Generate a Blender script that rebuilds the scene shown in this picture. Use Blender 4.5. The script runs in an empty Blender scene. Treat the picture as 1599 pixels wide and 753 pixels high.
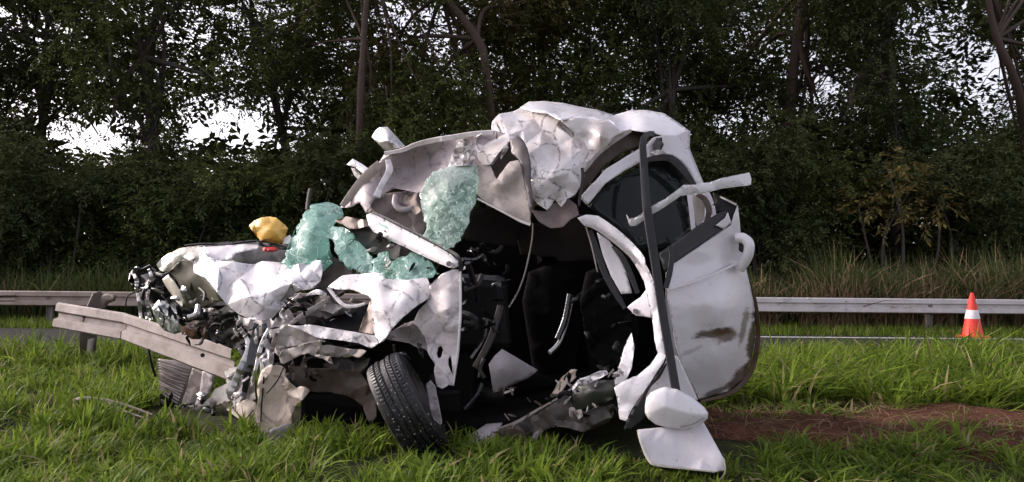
import bpy, math, random
import numpy as np
from mathutils import Vector, Matrix
from mathutils.geometry import delaunay_2d_cdt
R = math.radians
random.seed(7)
rng = np.random.default_rng(11)
scene = bpy.context.scene
col = scene.collection

# ------------------------------------------------------------------ camera
F = 1207.0; W0, H0 = 1599.0, 753.0
CAM = np.array([0.0, 0.0, 1.0])
th = math.atan(53.5 / F); ro = R(0.5)
_f = np.array([0, math.cos(th), math.sin(th)]); _u0 = np.array([0, -math.sin(th), math.cos(th)]); _r0 = np.array([1.0, 0, 0])
_r = math.cos(ro) * _r0 + math.sin(ro) * _u0
_u = -math.sin(ro) * _r0 + math.cos(ro) * _u0
cam = bpy.data.cameras.new('camera'); cam.sensor_fit = 'HORIZONTAL'; cam.sensor_width = 36.0; cam.lens = 36.0 * F / W0
cam.clip_start = 0.05; cam.clip_end = 3000
camo = bpy.data.objects.new('camera', cam); col.objects.link(camo)
M = Matrix(((_r[0], _u[0], -_f[0], CAM[0]), (_r[1], _u[1], -_f[1], CAM[1]), (_r[2], _u[2], -_f[2], CAM[2]), (0, 0, 0, 1)))
camo.matrix_world = M
scene.camera = camo

def P(px, py, d):
    px = np.asarray(px, float); py = np.asarray(py, float); d = np.asarray(d, float)
    a = ((px - W0 / 2) / F)[..., None]; b = ((py - H0 / 2) / F)[..., None]
    return CAM + d[..., None] * (_f + a * _r - b * _u)
def proj(p):
    q = np.asarray(p) - CAM
    z = q @ _f
    return W0 / 2 + F * (q @ _r) / z, H0 / 2 - F * (q @ _u) / z
def gnd(px, py, z=0.0):
    v = _f + (px - W0 / 2) / F * _r - (py - H0 / 2) / F * _u
    return CAM + v * ((z - CAM[2]) / v[2])

# ------------------------------------------------------------------ light
SUN_AZ, SUN_EL = -72.0, 27.0
world = bpy.data.worlds.new('World'); scene.world = world; world.use_nodes = True
nt = world.node_tree; nt.nodes.clear()
wo = nt.nodes.new('ShaderNodeOutputWorld'); bg = nt.nodes.new('ShaderNodeBackground'); sky = nt.nodes.new('ShaderNodeTexSky')
sky.sky_type = 'NISHITA'; sky.sun_disc = False; sky.sun_elevation = R(SUN_EL); sky.sun_rotation = R(SUN_AZ % 360)
sky.air_density = 1.0; sky.dust_density = 3.0; sky.ozone_density = 1.0
hs = nt.nodes.new('ShaderNodeHueSaturation'); hs.inputs['Saturation'].default_value = 0.35
tint = nt.nodes.new('ShaderNodeMix'); tint.data_type = 'RGBA'; tint.blend_type = 'MULTIPLY'; tint.inputs[0].default_value = 1.0; tint.inputs[7].default_value = (1.0, .925, .975, 1)
nt.links.new(sky.outputs[0], hs.inputs['Color']); nt.links.new(hs.outputs[0], tint.inputs[6]); nt.links.new(tint.outputs[2], bg.inputs[0])
bg.inputs[1].default_value = 0.15
nt.links.new(bg.outputs[0], wo.inputs[0])
sd = bpy.data.lights.new('sun', 'SUN'); sd.energy = 1.4; sd.angle = R(14); sd.color = (1.0, 0.90, 0.82)
so = bpy.data.objects.new('sun', sd); col.objects.link(so)
sdir = Vector((math.sin(R(SUN_AZ)) * math.cos(R(SUN_EL)), math.cos(R(SUN_AZ)) * math.cos(R(SUN_EL)), math.sin(R(SUN_EL))))
so.rotation_euler = sdir.to_track_quat('Z', 'Y').to_euler(); so.location = (-6, -4, 9)
vs = scene.view_settings
vs.view_transform = 'Standard'; vs.look = 'None'; vs.gamma = 1.0; vs.use_curve_mapping = False; vs.exposure = 1.12
scene.render.engine = 'CYCLES'

# ------------------------------------------------------------------ materials
MATS = {}
class NT:
    def __init__(s, name):
        s.m = bpy.data.materials.new(name); s.m.use_nodes = True; s.t = s.m.node_tree; s.t.nodes.clear()
        s.out = s.n('ShaderNodeOutputMaterial'); MATS[name] = s.m
    def n(s, kind, **kw):
        x = s.t.nodes.new(kind)
        for k, v in kw.items():
            if k.startswith('_'): setattr(x, k[1:], v)
            else: x.inputs[k.replace('__', ' ')].default_value = v
        return x
    def l(s, a, b): s.t.links.new(a, b)
    def co(s):
        tc = s.n('ShaderNodeTexCoord'); oi = s.n('ShaderNodeObjectInfo')
        mu = s.n('ShaderNodeVectorMath', _operation='SCALE'); mu.inputs[0].default_value = (37, 53, 71); s.l(oi.outputs['Random'], mu.inputs['Scale'])
        ad = s.n('ShaderNodeVectorMath', _operation='ADD'); s.l(tc.outputs['Object'], ad.inputs[0]); s.l(mu.outputs[0], ad.inputs[1])
        return ad.outputs[0]
    def noise(s, co, scale, detail=3, rough=.5, dist=0.0):
        x = s.n('ShaderNodeTexNoise', Scale=scale, Detail=detail, Roughness=rough, Distortion=dist); s.l(co, x.inputs['Vector']); return x.outputs['Fac']
    def ramp(s, fac, stops):
        x = s.n('ShaderNodeValToRGB'); e = x.color_ramp.elements
        while len(e) < len(stops): e.new(0.5)
        for i, (p, c) in enumerate(stops):
            e[i].position = p; e[i].color = (*c, 1) if len(c) == 3 else c
        s.l(fac, x.inputs[0]); return x.outputs[0]
    def g(s, fac, a, b): return s.ramp(fac, [(a, (0, 0, 0)), (b, (1, 1, 1))])
    def mix(s, fac, a, b, mode='MIX'):
        x = s.n('ShaderNodeMix', _data_type='RGBA', _blend_type=mode)
        for inp, v in ((0, fac), (6, a), (7, b)):
            if isinstance(v, bpy.types.NodeSocket): s.l(v, x.inputs[inp])
            else: x.inputs[inp].default_value = v if inp == 0 else (*v, 1)
        return x.outputs[2]
    def m_(s, op, a, b=None):
        x = s.n('ShaderNodeMath', _operation=op)
        for i, v in enumerate((a, b)):
            if v is None: continue
            if isinstance(v, bpy.types.NodeSocket): s.l(v, x.inputs[i])
            else: x.inputs[i].default_value = v
        return x.outputs[0]
    def bump(s, h, strength, dist):
        x = s.n('ShaderNodeBump', Strength=strength, Distance=dist); s.l(h, x.inputs['Height']); return x.outputs[0]
    def bsdf(s, color, rough=.5, metal=0.0, normal=None, coat=0.0, spec=0.5, **kw):
        b = s.n('ShaderNodeBsdfPrincipled')
        for k, v in (('Base Color', color), ('Roughness', rough), ('Metallic', metal), ('Coat Weight', coat), ('Specular IOR Level', spec)):
            if isinstance(v, bpy.types.NodeSocket): s.l(v, b.inputs[k])
            else: b.inputs[k].default_value = (*v, 1) if isinstance(v, tuple) else v
        if normal is not None: s.l(normal, b.inputs['Normal'])
        for k, v in kw.items(): b.inputs[k.replace('__', ' ')].default_value = v
        s.l(b.outputs[0], s.out.inputs[0]); return b

def paint(name, base, dirt, dirt_amt=.5, cracks=.6, rough=.30, coat=.5, soot=0.0, crush=0.0):
    s = NT(name); co = s.co()
    c = s.mix(s.m_('MULTIPLY', s.g(s.noise(co, 4.5, 6, .65), .45, .78), dirt_amt), base, dirt)
    ln = s.m_('ABSOLUTE', s.m_('SUBTRACT', s.noise(co, 5.5, 3, .55, 1.6), .5))
    line = s.m_('MULTIPLY', s.ramp(ln, [(0, (1, 1, 1)), (.013, (0, 0, 0))]), s.g(s.noise(co, 3.1, 2), .52, .62))
    c = s.mix(s.m_('MULTIPLY', line, cracks), c, (.05, .045, .05))
    at = s.n('ShaderNodeAttribute', _attribute_name='crease')
    c = s.mix(s.m_('MULTIPLY', s.m_('MULTIPLY', at.outputs['Fac'], s.g(s.noise(co, 19, 3, .6), .38, .56)), cracks * .85), c, (.06, .05, .055))
    sp = s.g(s.noise(co, 60, 2, .6), .68, .74)
    c = s.mix(s.m_('MULTIPLY', sp, .55), c, (.12, .09, .07))
    if soot:
        c = s.mix(s.m_('MULTIPLY', s.g(s.noise(co, 6, 5, .7, .8), .52, .66), soot), c, (.06, .04, .03))
    r = s.m_('ADD', s.m_('MULTIPLY', s.noise(co, 12, 4), .35), rough - .17)
    vo = s.n('ShaderNodeTexVoronoi', _feature='SMOOTH_F1', Scale=13.0); vo.inputs['Smoothness'].default_value = .25
    wz = s.n('ShaderNodeTexNoise', Scale=5.0, Detail=3.0); s.l(co, wz.inputs['Vector']); wm = s.n('ShaderNodeMix', _data_type='VECTOR'); wm.inputs[0].default_value = .12; s.l(co, wm.inputs[4]); s.l(wz.outputs['Color'], wm.inputs[5]); s.l(wm.outputs[1], vo.inputs['Vector'])
    h = s.m_('ADD', s.m_('MULTIPLY', vo.outputs['Distance'], crush), s.m_('MULTIPLY', s.noise(co, 26, 3, .6), .04))
    s.bsdf(c, r, 0, s.bump(h, .6, .03), coat)
    return s.m
paint('mauve_white', (.56, .52, .54), (.25, .2, .19), .7, .5, .45, .1)
paint('white_paint', (.70, .67, .70), (.34, .29, .27), .8, 1.0)
paint('clean_white_paint', (.72, .695, .72), (.5, .45, .44), .3, .12, .32, .4)
paint('cream_and_sunlit_paint', (.66, .62, .52), (.33, .27, .18), .5, .3)  # plain cream on strips; on the curled bonnet edge, sunlight put into the colour
paint('roof_paint', (.68, .64, .63), (.32, .24, .19), .9, 1.0)
paint('mauve_primer', (.40, .35, .35), (.20, .15, .14), .7, .5, .55, 0)
paint('grey_primer', (.30, .27, .26), (.12, .10, .09), .7, .4, .55, 0)
paint('beige_lining', (.37, .32, .295), (.16, .125, .105), .7, .3, .7, 0)
paint('olive_underside', (.13, .125, .085), (.05, .05, .04), .7, .3, .5, 0)
paint('brown_underside', (.075, .05, .038), (.03, .02, .018), .7, .3, .6, 0)
paint('dark_underside', (.035, .030, .028), (.065, .05, .04), .6, .3, .5, 0)
paint('rust_edge', (.09, .045, .022), (.02, .015, .012), .8, .3, .7, 0)
paint('peach_torn', (.34, .27, .23), (.25, .15, .1), .6, .3, .6, 0)
paint('liner_plastic', (.40, .325, .265), (.14, .105, .08), 1.0, .9, .5, 0)
paint('pale_cloth', (.42, .38, .40), (.25, .21, .22), .5, .0, .9, 0)
paint('galvanised', (.24, .205, .195), (.10, .07, .055), 1.0, .5, .65, 0)
paint('silver_metal', (.55, .54, .53), (.16, .14, .13), .8, .7, .3, 0)
paint('door_paint', (.64, .61, .64), (.45, .38, .36), .35, .06, .33, .4)
for nm, me in (('galvanised', .2), ('silver_metal', .8)):
    MATS[nm].node_tree.nodes['Principled BSDF'].inputs['Metallic'].default_value = me

def plain(name, c, rough=.5, metal=0, coat=0, var=.35, scale=14, bump=.2, spec=.5):
    s = NT(name); co = s.co(); n = s.noise(co, scale, 5, .6)
    cc = s.mix(n, tuple(x * (1 - var) for x in c), tuple(min(1, x * (1 + var)) for x in c))
    s.bsdf(cc, rough, metal, s.bump(s.noise(co, scale * 3, 3), bump, .01), coat, spec)
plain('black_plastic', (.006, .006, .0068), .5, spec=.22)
plain('black_gloss', (.016, .016, .02), .16, .3, .5)
plain('black_rubber', (.012, .012, .013), .6)
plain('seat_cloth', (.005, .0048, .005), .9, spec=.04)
plain('headliner_dark', (.016, .013, .012), .9, scale=6, spec=.04)
plain('brown_plastic', (.10, .045, .03), .35, 0, .3)
plain('yellow_plastic', (.84, .50, .10), .42, 0, .2, .2)
plain('red_plastic', (.45, .03, .03), .35)
plain('cone_orange', (.80, .055, .035), .55, 0, 0, .12)
plain('cone_white', (.82, .80, .80), .4, 0, 0, .06)
plain('post_brown', (.115, .09, .075), .7, .2)
plain('bark', (.065, .042, .032), .9, scale=7, bump=.8)
plain('bark_grey', (.055, .045, .040), .9, scale=7, bump=.8)
plain('dry_wood', (.26, .22, .19), .85, scale=18)

def headlamp():
    s = NT('lamp_glass'); co = s.co()
    c = s.ramp(s.noise(co, 16, 4, .6, 1.0), [(.35, (.05, .06, .06)), (.5, (.35, .37, .36)), (.62, (.75, .78, .76))])
    s.bsdf(c, .12, .35, None, .6)
headlamp()
def glass(name, tint, pale, trans):
    s = NT(name); co = s.co()
    v = s.n('ShaderNodeTexVoronoi', _feature='DISTANCE_TO_EDGE', Scale=85.0); 
    w = s.n('ShaderNodeMix', _data_type='VECTOR'); nz = s.n('ShaderNodeTexNoise', Scale=9.0); s.l(co, nz.inputs['Vector'])
    w.inputs[0].default_value = .16; s.l(co, w.inputs[4]); s.l(nz.outputs['Color'], w.inputs[5])
    s.l(w.outputs[1], v.inputs['Vector'])
    v2 = s.n('ShaderNodeTexVoronoi', _feature='DISTANCE_TO_EDGE', Scale=21.0); s.l(w.outputs[1], v2.inputs['Vector'])
    c1 = s.ramp(v.outputs['Distance'], [(.0, (1, 1, 1)), (.05, (0, 0, 0))])
    c2 = s.ramp(v2.outputs['Distance'], [(.0, (1, 1, 1)), (.05, (0, 0, 0))])
    zone = s.g(s.noise(co, 3.5, 3, .5), .36, .64)
    at = s.n('ShaderNodeAttribute', _attribute_name='crease')
    crack = s.m_('MAXIMUM', s.m_('MULTIPLY', s.g(at.outputs['Fac'], .45, .95), .8), s.m_('MULTIPLY', c1, s.m_('ADD', s.m_('MULTIPLY', zone, .35), .12)))
    colr = s.mix(zone, tint, pale); colr = s.mix(crack, colr, (.84, .93, .88))
    b = s.bsdf(colr, s.m_('ADD', s.m_('MULTIPLY', crack, .3), .08), 0, None, .5)
    tr = s.n('ShaderNodeBsdfTransparent'); tr.inputs[0].default_value = (.72, .92, .85, 1)
    tl = s.n('ShaderNodeBsdfTranslucent'); s.l(colr, tl.inputs[0])
    m1 = s.n('ShaderNodeMixShader'); m1.inputs[0].default_value = .4; s.l(b.outputs[0], m1.inputs[1]); s.l(tl.outputs[0], m1.inputs[2])
    m2 = s.n('ShaderNodeMixShader')
    cell = s.n('ShaderNodeTexVoronoi', _feature='F1', Scale=30.0); s.l(w.outputs[1], cell.inputs['Vector'])
    sepc = s.n('ShaderNodeSeparateColor'); s.l(cell.outputs['Color'], sepc.inputs[0])
    clear = s.m_('MULTIPLY', s.m_('SUBTRACT', 1.0, s.m_('MAXIMUM', crack, s.m_('MULTIPLY', zone, .45))), trans)
    fac = s.m_('MULTIPLY', clear, s.m_('ADD', s.m_('MULTIPLY', sepc.outputs[0], .8), .6))
    s.l(s.m_('MINIMUM', fac, .95), m2.inputs[0])
    s.l(m1.outputs[0], m2.inputs[1]); s.l(tr.outputs[0], m2.inputs[2]); s.l(m2.outputs[0], s.out.inputs[0])
glass('teal_glass', (.36, .66, .58), (.58, .85, .77), .70)
glass('pale_glass', (.64, .78, .70), (.90, .93, .88), .62)
def cabin_glass():
    s = NT('cabin_glass'); b = s.bsdf((.02, .025, .025), .06, 0, None, 0)
    tr = s.n('ShaderNodeBsdfTransparent'); tr.inputs[0].default_value = (.5, .55, .53, 1)
    m = s.n('ShaderNodeMixShader'); m.inputs[0].default_value = .55
    s.l(b.outputs[0], m.inputs[1]); s.l(tr.outputs[0], m.inputs[2]); s.l(m.outputs[0], s.out.inputs[0])
cabin_glass()
def tyre_mat():
    s = NT('tyre_rubber'); co = s.co()
    c = s.mix(s.g(s.noise(co, 16, 5, .7), .5, .72), (.007, .007, .008), (.045, .040, .036))
    c = s.mix(s.g(s.noise(co, 70, 2, .5), .66, .72), c, (.5, .48, .45))
    s.bsdf(c, .5, 0, s.bump(s.noise(co, 90, 2), .3, .004))
tyre_mat()
def leafmat(name, a, b, dry=None, drya=0.0, trans=.3, rough=.75, tex=.6):
    s = NT(name); ge = s.n('ShaderNodeNewGeometry'); r = ge.outputs['Random Per Island']
    tc = s.n('ShaderNodeTexCoord')
    n = s.g(s.noise(tc.outputs['Object'], tex, 4, .6), .32, .68)
    c = s.mix(s.m_('MULTIPLY', s.m_('ADD', r, n), .5), a, b)
    if dry:
        k = s.m_('MULTIPLY', r, 7.31); k = s.m_('FRACT', k)
        c = s.mix(s.m_('LESS_THAN', k, drya), c, dry)
    p = s.bsdf(c, rough, 0, None, 0, .08)
    t = s.n('ShaderNodeBsdfTranslucent'); s.l(c, t.inputs[0])
    m = s.n('ShaderNodeMixShader'); m.inputs[0].default_value = trans
    s.l(p.outputs[0], m.inputs[1]); s.l(t.outputs[0], m.inputs[2]); s.l(m.outputs[0], s.out.inputs[0])
leafmat('leaf_dark', (.022, .034, .013), (.105, .118, .046))
leafmat('leaf_mid', (.034, .054, .015), (.150, .170, .055))
leafmat('leaf_olive', (.060, .056, .022), (.18, .15, .06))
leafmat('leaf_yellow', (.11, .095, .03), (.24, .19, .07))
leafmat('grass_blade', (.026, .060, .009), (.235, .320, .042), (.30, .25, .13), .06, .42, .6, 2.2)
leafmat('dark_reed', (.034, .054, .018), (.095, .115, .04), (.12, .09, .05), .1, .3)
leafmat('reed_blade', (.05, .08, .026), (.15, .175, .065), (.42, .29, .17), .20, .3, .7)
leafmat('dead_grass', (.17, .12, .075), (.34, .25, .15), None, 0, .2)

def soil():
    s = NT('soil'); tc = s.n('ShaderNodeTexCoord'); co = tc.outputs['Object']
    n = s.noise(co, 1.7, 7, .65)
    c = s.ramp(n, [(.3, (.035, .017, .011)), (.5, (.085, .033, .020)), (.7, (.14, .055, .034))])
    c = s.mix(s.g(s.noise(co, 30, 4, .6), .5, .7), c, (.13, .07, .045))
    s.bsdf(c, .95, 0, s.bump(s.noise(co, 22, 6, .7), .8, .06), 0, .1)
soil()
def earth():
    s = NT('earth'); tc = s.n('ShaderNodeTexCoord'); co = tc.outputs['Object']
    c = s.ramp(s.noise(co, 1.1, 7, .65), [(.3, (.018, .022, .010)), (.5, (.035, .038, .016)), (.7, (.06, .05, .026))])
    s.bsdf(c, .95, 0, s.bump(s.noise(co, 14, 6, .7), .8, .06), 0, .1)
earth()
def asphalt():
    s = NT('asphalt'); tc = s.n('ShaderNodeTexCoord'); co = tc.outputs['Object']
    c = s.ramp(s.noise(co, .9, 6, .6), [(.3, (.020, .019, .020)), (.7, (.034, .032, .032))])
    c = s.mix(s.g(s.noise(co, 120, 2), .55, .7), c, (.06, .057, .055))
    s.bsdf(c, .92, 0, s.bump(s.noise(co, 160, 2), .5, .01), 0, .12)
asphalt()
def linepaint():
    s = NT('road_paint'); tc = s.n('ShaderNodeTexCoord'); co = tc.outputs['Object']
    c = s.mix(s.g(s.noise(co, 5, 6, .7), .5, .7), (.62, .60, .58), (.22, .20, .19))
    s.bsdf(c, .7, 0, s.bump(s.noise(co, 90, 2), .4, .008))
linepaint()

# ------------------------------------------------------------------ object helpers
WORLDLOC = {}
def tag(o, label=None, cat=None, group=None, kind=None):
    if label: o['label'] = label
    if cat: o['category'] = cat
    if group: o['group'] = group
    if kind: o['kind'] = kind
    return o
def empty(name, loc, label=None, cat=None, group=None):
    o = bpy.data.objects.new(name, None); col.objects.link(o); o.location = tuple(loc); o.empty_display_size = .2
    WORLDLOC[o.name] = np.array(loc, float)
    return tag(o, label, cat, group)
def obj(name, verts, faces, mat, parent=None, smooth=True, sharp=38, mat2=None, origin=None):
    v = np.asarray(verts, float)
    c = v.mean(0) if origin is None else np.asarray(origin, float)
    me = bpy.data.meshes.new(name); me.from_pydata((v - c).tolist(), [], [list(map(int, f)) for f in faces]); me.update()
    if smooth:
        me.shade_smooth(); me.set_sharp_from_angle(angle=R(sharp))
    me.materials.append(MATS[mat])
    if mat2: me.materials.append(MATS[mat2])
    o = bpy.data.objects.new(name, me); col.objects.link(o)
    if parent is not None:
        o.parent = parent; o.location = tuple(c - WORLDLOC[parent.name])
    else: o.location = tuple(c)
    WORLDLOC[o.name] = c
    return o
def quads_obj(name, V, nq, mat, parent=None, per=4, origin=(0, 0, 0)):
    """V: (nq*per,3) float array, every polygon uses `per` fresh vertices"""
    c = np.asarray(origin, float)
    me = bpy.data.meshes.new(name); n = nq * per
    me.vertices.add(n); me.vertices.foreach_set('co', (V - c).astype(np.float32).ravel())
    me.loops.add(n); me.loops.foreach_set('vertex_index', np.arange(n, dtype=np.int32))
    me.polygons.add(nq); me.polygons.foreach_set('loop_start', np.arange(0, n, per, dtype=np.int32))
    me.update(calc_edges=True); me.materials.append(MATS[mat])
    o = bpy.data.objects.new(name, me); col.objects.link(o)
    if parent is not None: o.parent = parent; o.location = tuple(c - WORLDLOC[parent.name])
    else: o.location = tuple(c)
    WORLDLOC[o.name] = c
    return o

def hash2(ix, iy, seed):
    h = (ix.astype(np.int64) * 374761393 + iy.astype(np.int64) * 668265263 + seed * 1274126177) & 0xffffffff
    h = ((h ^ (h >> 13)) * 1274126177) & 0xffffffff
    return ((h ^ (h >> 16)) & 0xffff) / 65535.0
def vnoise(x, y, seed=0):
    ix = np.floor(x); iy = np.floor(y); fx = x - ix; fy = y - iy
    fx = fx * fx * (3 - 2 * fx); fy = fy * fy * (3 - 2 * fy)
    a = hash2(ix, iy, seed); b = hash2(ix + 1, iy, seed); c = hash2(ix, iy + 1, seed); d = hash2(ix + 1, iy + 1, seed)
    return (a * (1 - fx) + b * fx) * (1 - fy) + (c * (1 - fx) + d * fx) * fy
def facets(x, y, seed):
    """piecewise-linear height on a triangular lattice of random heights: straight sharp creases; also the distance to the nearest crease"""
    ix = np.floor(x); iy = np.floor(y); u = x - ix; v = y - iy
    a = hash2(ix, iy, seed); b = hash2(ix + 1, iy, seed); c = hash2(ix, iy + 1, seed); d = hash2(ix + 1, iy + 1, seed)
    h = np.where(u + v < 1, a + (b - a) * u + (c - a) * v, d + (c - d) * (1 - u) + (b - d) * (1 - v)) - .5
    e = np.minimum(np.minimum(np.minimum(u, 1 - u), np.minimum(v, 1 - v)), np.abs(1 - u - v) * .7)
    return h, e
def fold(x, y, freq, seed):
    r = np.random.default_rng(seed); out = np.zeros_like(x); amp = 1.0; fr = freq * .8; cr = np.zeros_like(x)
    for k in range(4):
        a = r.uniform(0, math.pi); ca, sa = math.cos(a), math.sin(a); st = r.uniform(.55, 1.0)
        wx = (vnoise(x * fr * .8 + k, y * fr * .8, seed + 3 + k) - .5) * .8 / fr; wy = (vnoise(x * fr * .8 + 7, y * fr * .8 + k, seed + 9 + k) - .5) * .8 / fr
        X = ((x + wx) * ca + (y + wy) * sa) * fr; Y = (-(x + wx) * sa + (y + wy) * ca) * fr * st
        h, e = facets(X + 50, Y + 50, seed + 31 * k)
        zone = np.clip((vnoise(x * freq * .7 + 4 * k, y * freq * .7, seed + 55 + k) - .32) * 3.2, .12, 1)
        out += amp * h * zone
        if k < 3:
            w = .013 * fr  # crease width in lattice units, about 3 px
            gate = vnoise(x * fr * 1.3 + 11, y * fr * 1.3, seed + 91 + k) > (.44 + .06 * k)
            cr = np.maximum(cr, np.clip(1 - e / w, 0, 1) * gate * zone)
        fr *= 1.9; amp *= .42
    return out * 1.25, cr
def inpoly(px, py, poly):
    x = poly[:, 0]; y = poly[:, 1]; ins = np.zeros(len(px), bool); j = len(poly) - 1
    for i in range(len(poly)):
        c = ((y[i] > py) != (y[j] > py)) & (px < (x[j] - x[i]) * (py - y[i]) / (y[j] - y[i] + 1e-12) + x[i])
        ins ^= c; j = i
    return ins
def edgedist(px, py, poly):
    d = np.full(len(px), 1e9); j = len(poly) - 1
    for i in range(len(poly)):
        ax, ay = poly[j]; bx, by = poly[i]; dx, dy = bx - ax, by - ay
        t = np.clip(((px - ax) * dx + (py - ay) * dy) / (dx * dx + dy * dy + 1e-9), 0, 1)
        d = np.minimum(d, np.hypot(px - ax - t * dx, py - ay - t * dy)); j = i
    return d
def densify(pts, res, rag, r, closed=True):
    out = []; n = len(pts)
    for i in range(n if closed else n - 1):
        a = np.array(pts[i], float); b = np.array(pts[(i + 1) % n], float)
        L = np.hypot(*(b - a)[:2]); k = max(1, int(round(L / res)))
        for q in range(k):
            p = a + (b - a) * q / k
            if rag and 0 < q and k > 1:
                nn = np.array([-(b - a)[1], (b - a)[0]]) / (L + 1e-9); p[:2] += nn * r.uniform(-rag, rag)
            out.append(p)
    return out
def tps(cp, cv, q):
    s = 100.0; cp = cp / s; q = q / s
    def k(d): return np.where(d > 1e-9, d * d * np.log(d + 1e-12), 0.0)
    n = len(cp); D = np.hypot(cp[:, None, 0] - cp[None, :, 0], cp[:, None, 1] - cp[None, :, 1])
    A = np.zeros((n + 3, n + 3)); A[:n, :n] = k(D) + np.eye(n) * .02; A[:n, n] = 1; A[:n, n + 1:] = cp; A[n, :n] = 1; A[n + 1:, :n] = cp.T
    w = np.linalg.lstsq(A, np.concatenate([cv, np.zeros(3)]), rcond=None)[0]
    Dq = np.hypot(q[:, None, 0] - cp[None, :, 0], q[:, None, 1] - cp[None, :, 1])
    return k(Dq) @ w[:n] + w[n] + q @ w[n + 1:]
SEED = [100]
def cdt(q, ed):
    vo, eo, fo, _, _, _ = delaunay_2d_cdt([Vector(p) for p in q], ed, [], 0, 1e-3)
    return np.array([[v.x, v.y] for v in vo]), np.array([list(e) for e in eo]), np.array([list(f) for f in fo])
def sheet(name, mat, parent, pts, d=None, ctrl=(), res=7, amp=.02, freq=5, rag=0.0, thick=.0035, mat2='grey_primer', holes=(), inflate=0, sharp=24, power=.5, crush=None):
    """a metal/plastic/glass sheet: outline (px, py, depth[m]), depths interpolated and creased; thickness in metres"""
    SEED[0] += 1; sd_ = SEED[0]; r = np.random.default_rng(sd_)
    pts = [(p[0], p[1], p[2] if len(p) > 2 else d) for p in pts]
    ctrl = list(ctrl)
    if crush is None: crush = 250 / (freq * 2.4) if amp >= .03 else 0
    hs_ = [np.array([p[:2] for p in densify([(x, y, 0) for x, y in h], res, 0, r)]) for h in holes]
    def outside_holes(x, y, m=0.0):
        k = np.ones(len(x), bool)
        for h in hs_:
            k &= ~inpoly(x, y, h)
            if m: k &= edgedist(x, y, h) > m
        return k
    if crush:
        res = min(res, 3.2)
        b = densify(pts, crush * (.8 if rag < 2 else .45), 0, r); B = np.array([p[:2] for p in b]); B = B + (r.uniform(-1, 1, B.shape) * rag * 1.3 if rag > .9 else 0)
        lo = B.min(0); hi = B.max(0); n_try = int(6 * (hi - lo).prod() / crush ** 2) + 20
        cand = r.uniform(lo, hi, (n_try, 2)); ok = inpoly(cand[:, 0], cand[:, 1], B) & (edgedist(cand[:, 0], cand[:, 1], B) > crush * .35)
        den = .55 + 1.1 * vnoise(cand[:, 0] / 60, cand[:, 1] / 60, sd_); keep = []
        for k in np.nonzero(ok)[0]:
            if all(np.hypot(*(cand[k] - cand[m])) > crush * den[k] for m in keep): keep.append(k)
        cq = np.concatenate([B, cand[keep]]) if keep else B
        nb = len(B); cq, ce, ct = cdt(cq, [(k, (k + 1) % nb) for k in range(nb)])
        cen = cq[ct].mean(1); ct = ct[inpoly(cen[:, 0], cen[:, 1], B)]
        hgt = r.uniform(-.5, .5, len(cq)) * .8 + .7 * (vnoise(cq[:, 0] / crush / 2.3, cq[:, 1] / crush / 2.3, sd_ + 5) - .5)
        es = set()
        for t in ct:
            for k in range(3): es.add((min(t[k], t[(k + 1) % 3]), max(t[k], t[(k + 1) % 3])))
        V2 = [tuple(p) for p in cq]; ed = []; isc = [0.0] * len(cq)
        bset = {tuple(sorted((k, (k + 1) % nb))) for k in range(nb)}
        for (a, c) in es:
            L = np.hypot(*(cq[a] - cq[c])); m = max(1, int(round(L / res))); prev = a; dark = r.uniform() < .42; onb = (a, c) in bset
            nn = np.array([-(cq[c] - cq[a])[1], (cq[c] - cq[a])[0]]) / (L + 1e-9)
            bow = r.uniform(-.20, .20) * L * (0 if onb else 1)
            for q_ in range(1, m):
                t_ = q_ / m; p = cq[a] * (1 - t_) + cq[c] * t_ + nn * (bow * math.sin(math.pi * t_) + (r.uniform(-rag, rag) * .7 if onb else 0)); V2.append(tuple(p)); isc.append((1.0 if dark else 0.0) * (0 if onb else 1)); ed.append((prev, len(V2) - 1)); prev = len(V2) - 1
            ed.append((prev, c))
        nV = len(V2)
        # the ragged outline as a polygon
        nxt = {}
        for (a, c) in ed: nxt.setdefault(a, []).append(c); nxt.setdefault(c, []).append(a)
        for h in hs_: k0 = len(V2); V2 += [tuple(p) for p in h]; isc += [0.0] * len(h); ed += [(k0 + k, k0 + (k + 1) % len(h)) for k in range(len(h))]
        gx, gy = np.meshgrid(np.arange(lo[0], hi[0], res), np.arange(lo[1], hi[1], res * .87)); gx = gx.ravel() + r.uniform(-.25, .25, gx.size) * res; gy = gy.ravel() + r.uniform(-.25, .25, gy.size) * res
        ok = inpoly(gx, gy, B) & (edgedist(gx, gy, B) > res * .6) & outside_holes(gx, gy, res * .5); gx, gy = gx[ok], gy[ok]
        base = np.array(V2)
        if len(gx):
            dm = np.min(np.hypot(gx[:, None] - base[None, :, 0], gy[:, None] - base[None, :, 1]), 1); gx, gy = gx[dm > res * .6], gy[dm > res * .6]
        q, _, tri = cdt(np.concatenate([base, np.stack([gx, gy], 1)]), ed)
        cen = q[tri].mean(1); ok = inpoly(cen[:, 0], cen[:, 1], B) | (edgedist(cen[:, 0], cen[:, 1], B) < rag * .5); ok &= outside_holes(cen[:, 0], cen[:, 1]); tri = tri[ok]
        b2 = B
        A_ = cq[ct]; hh = np.full(len(q), np.nan); best = np.full(len(q), -1e9)
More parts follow.
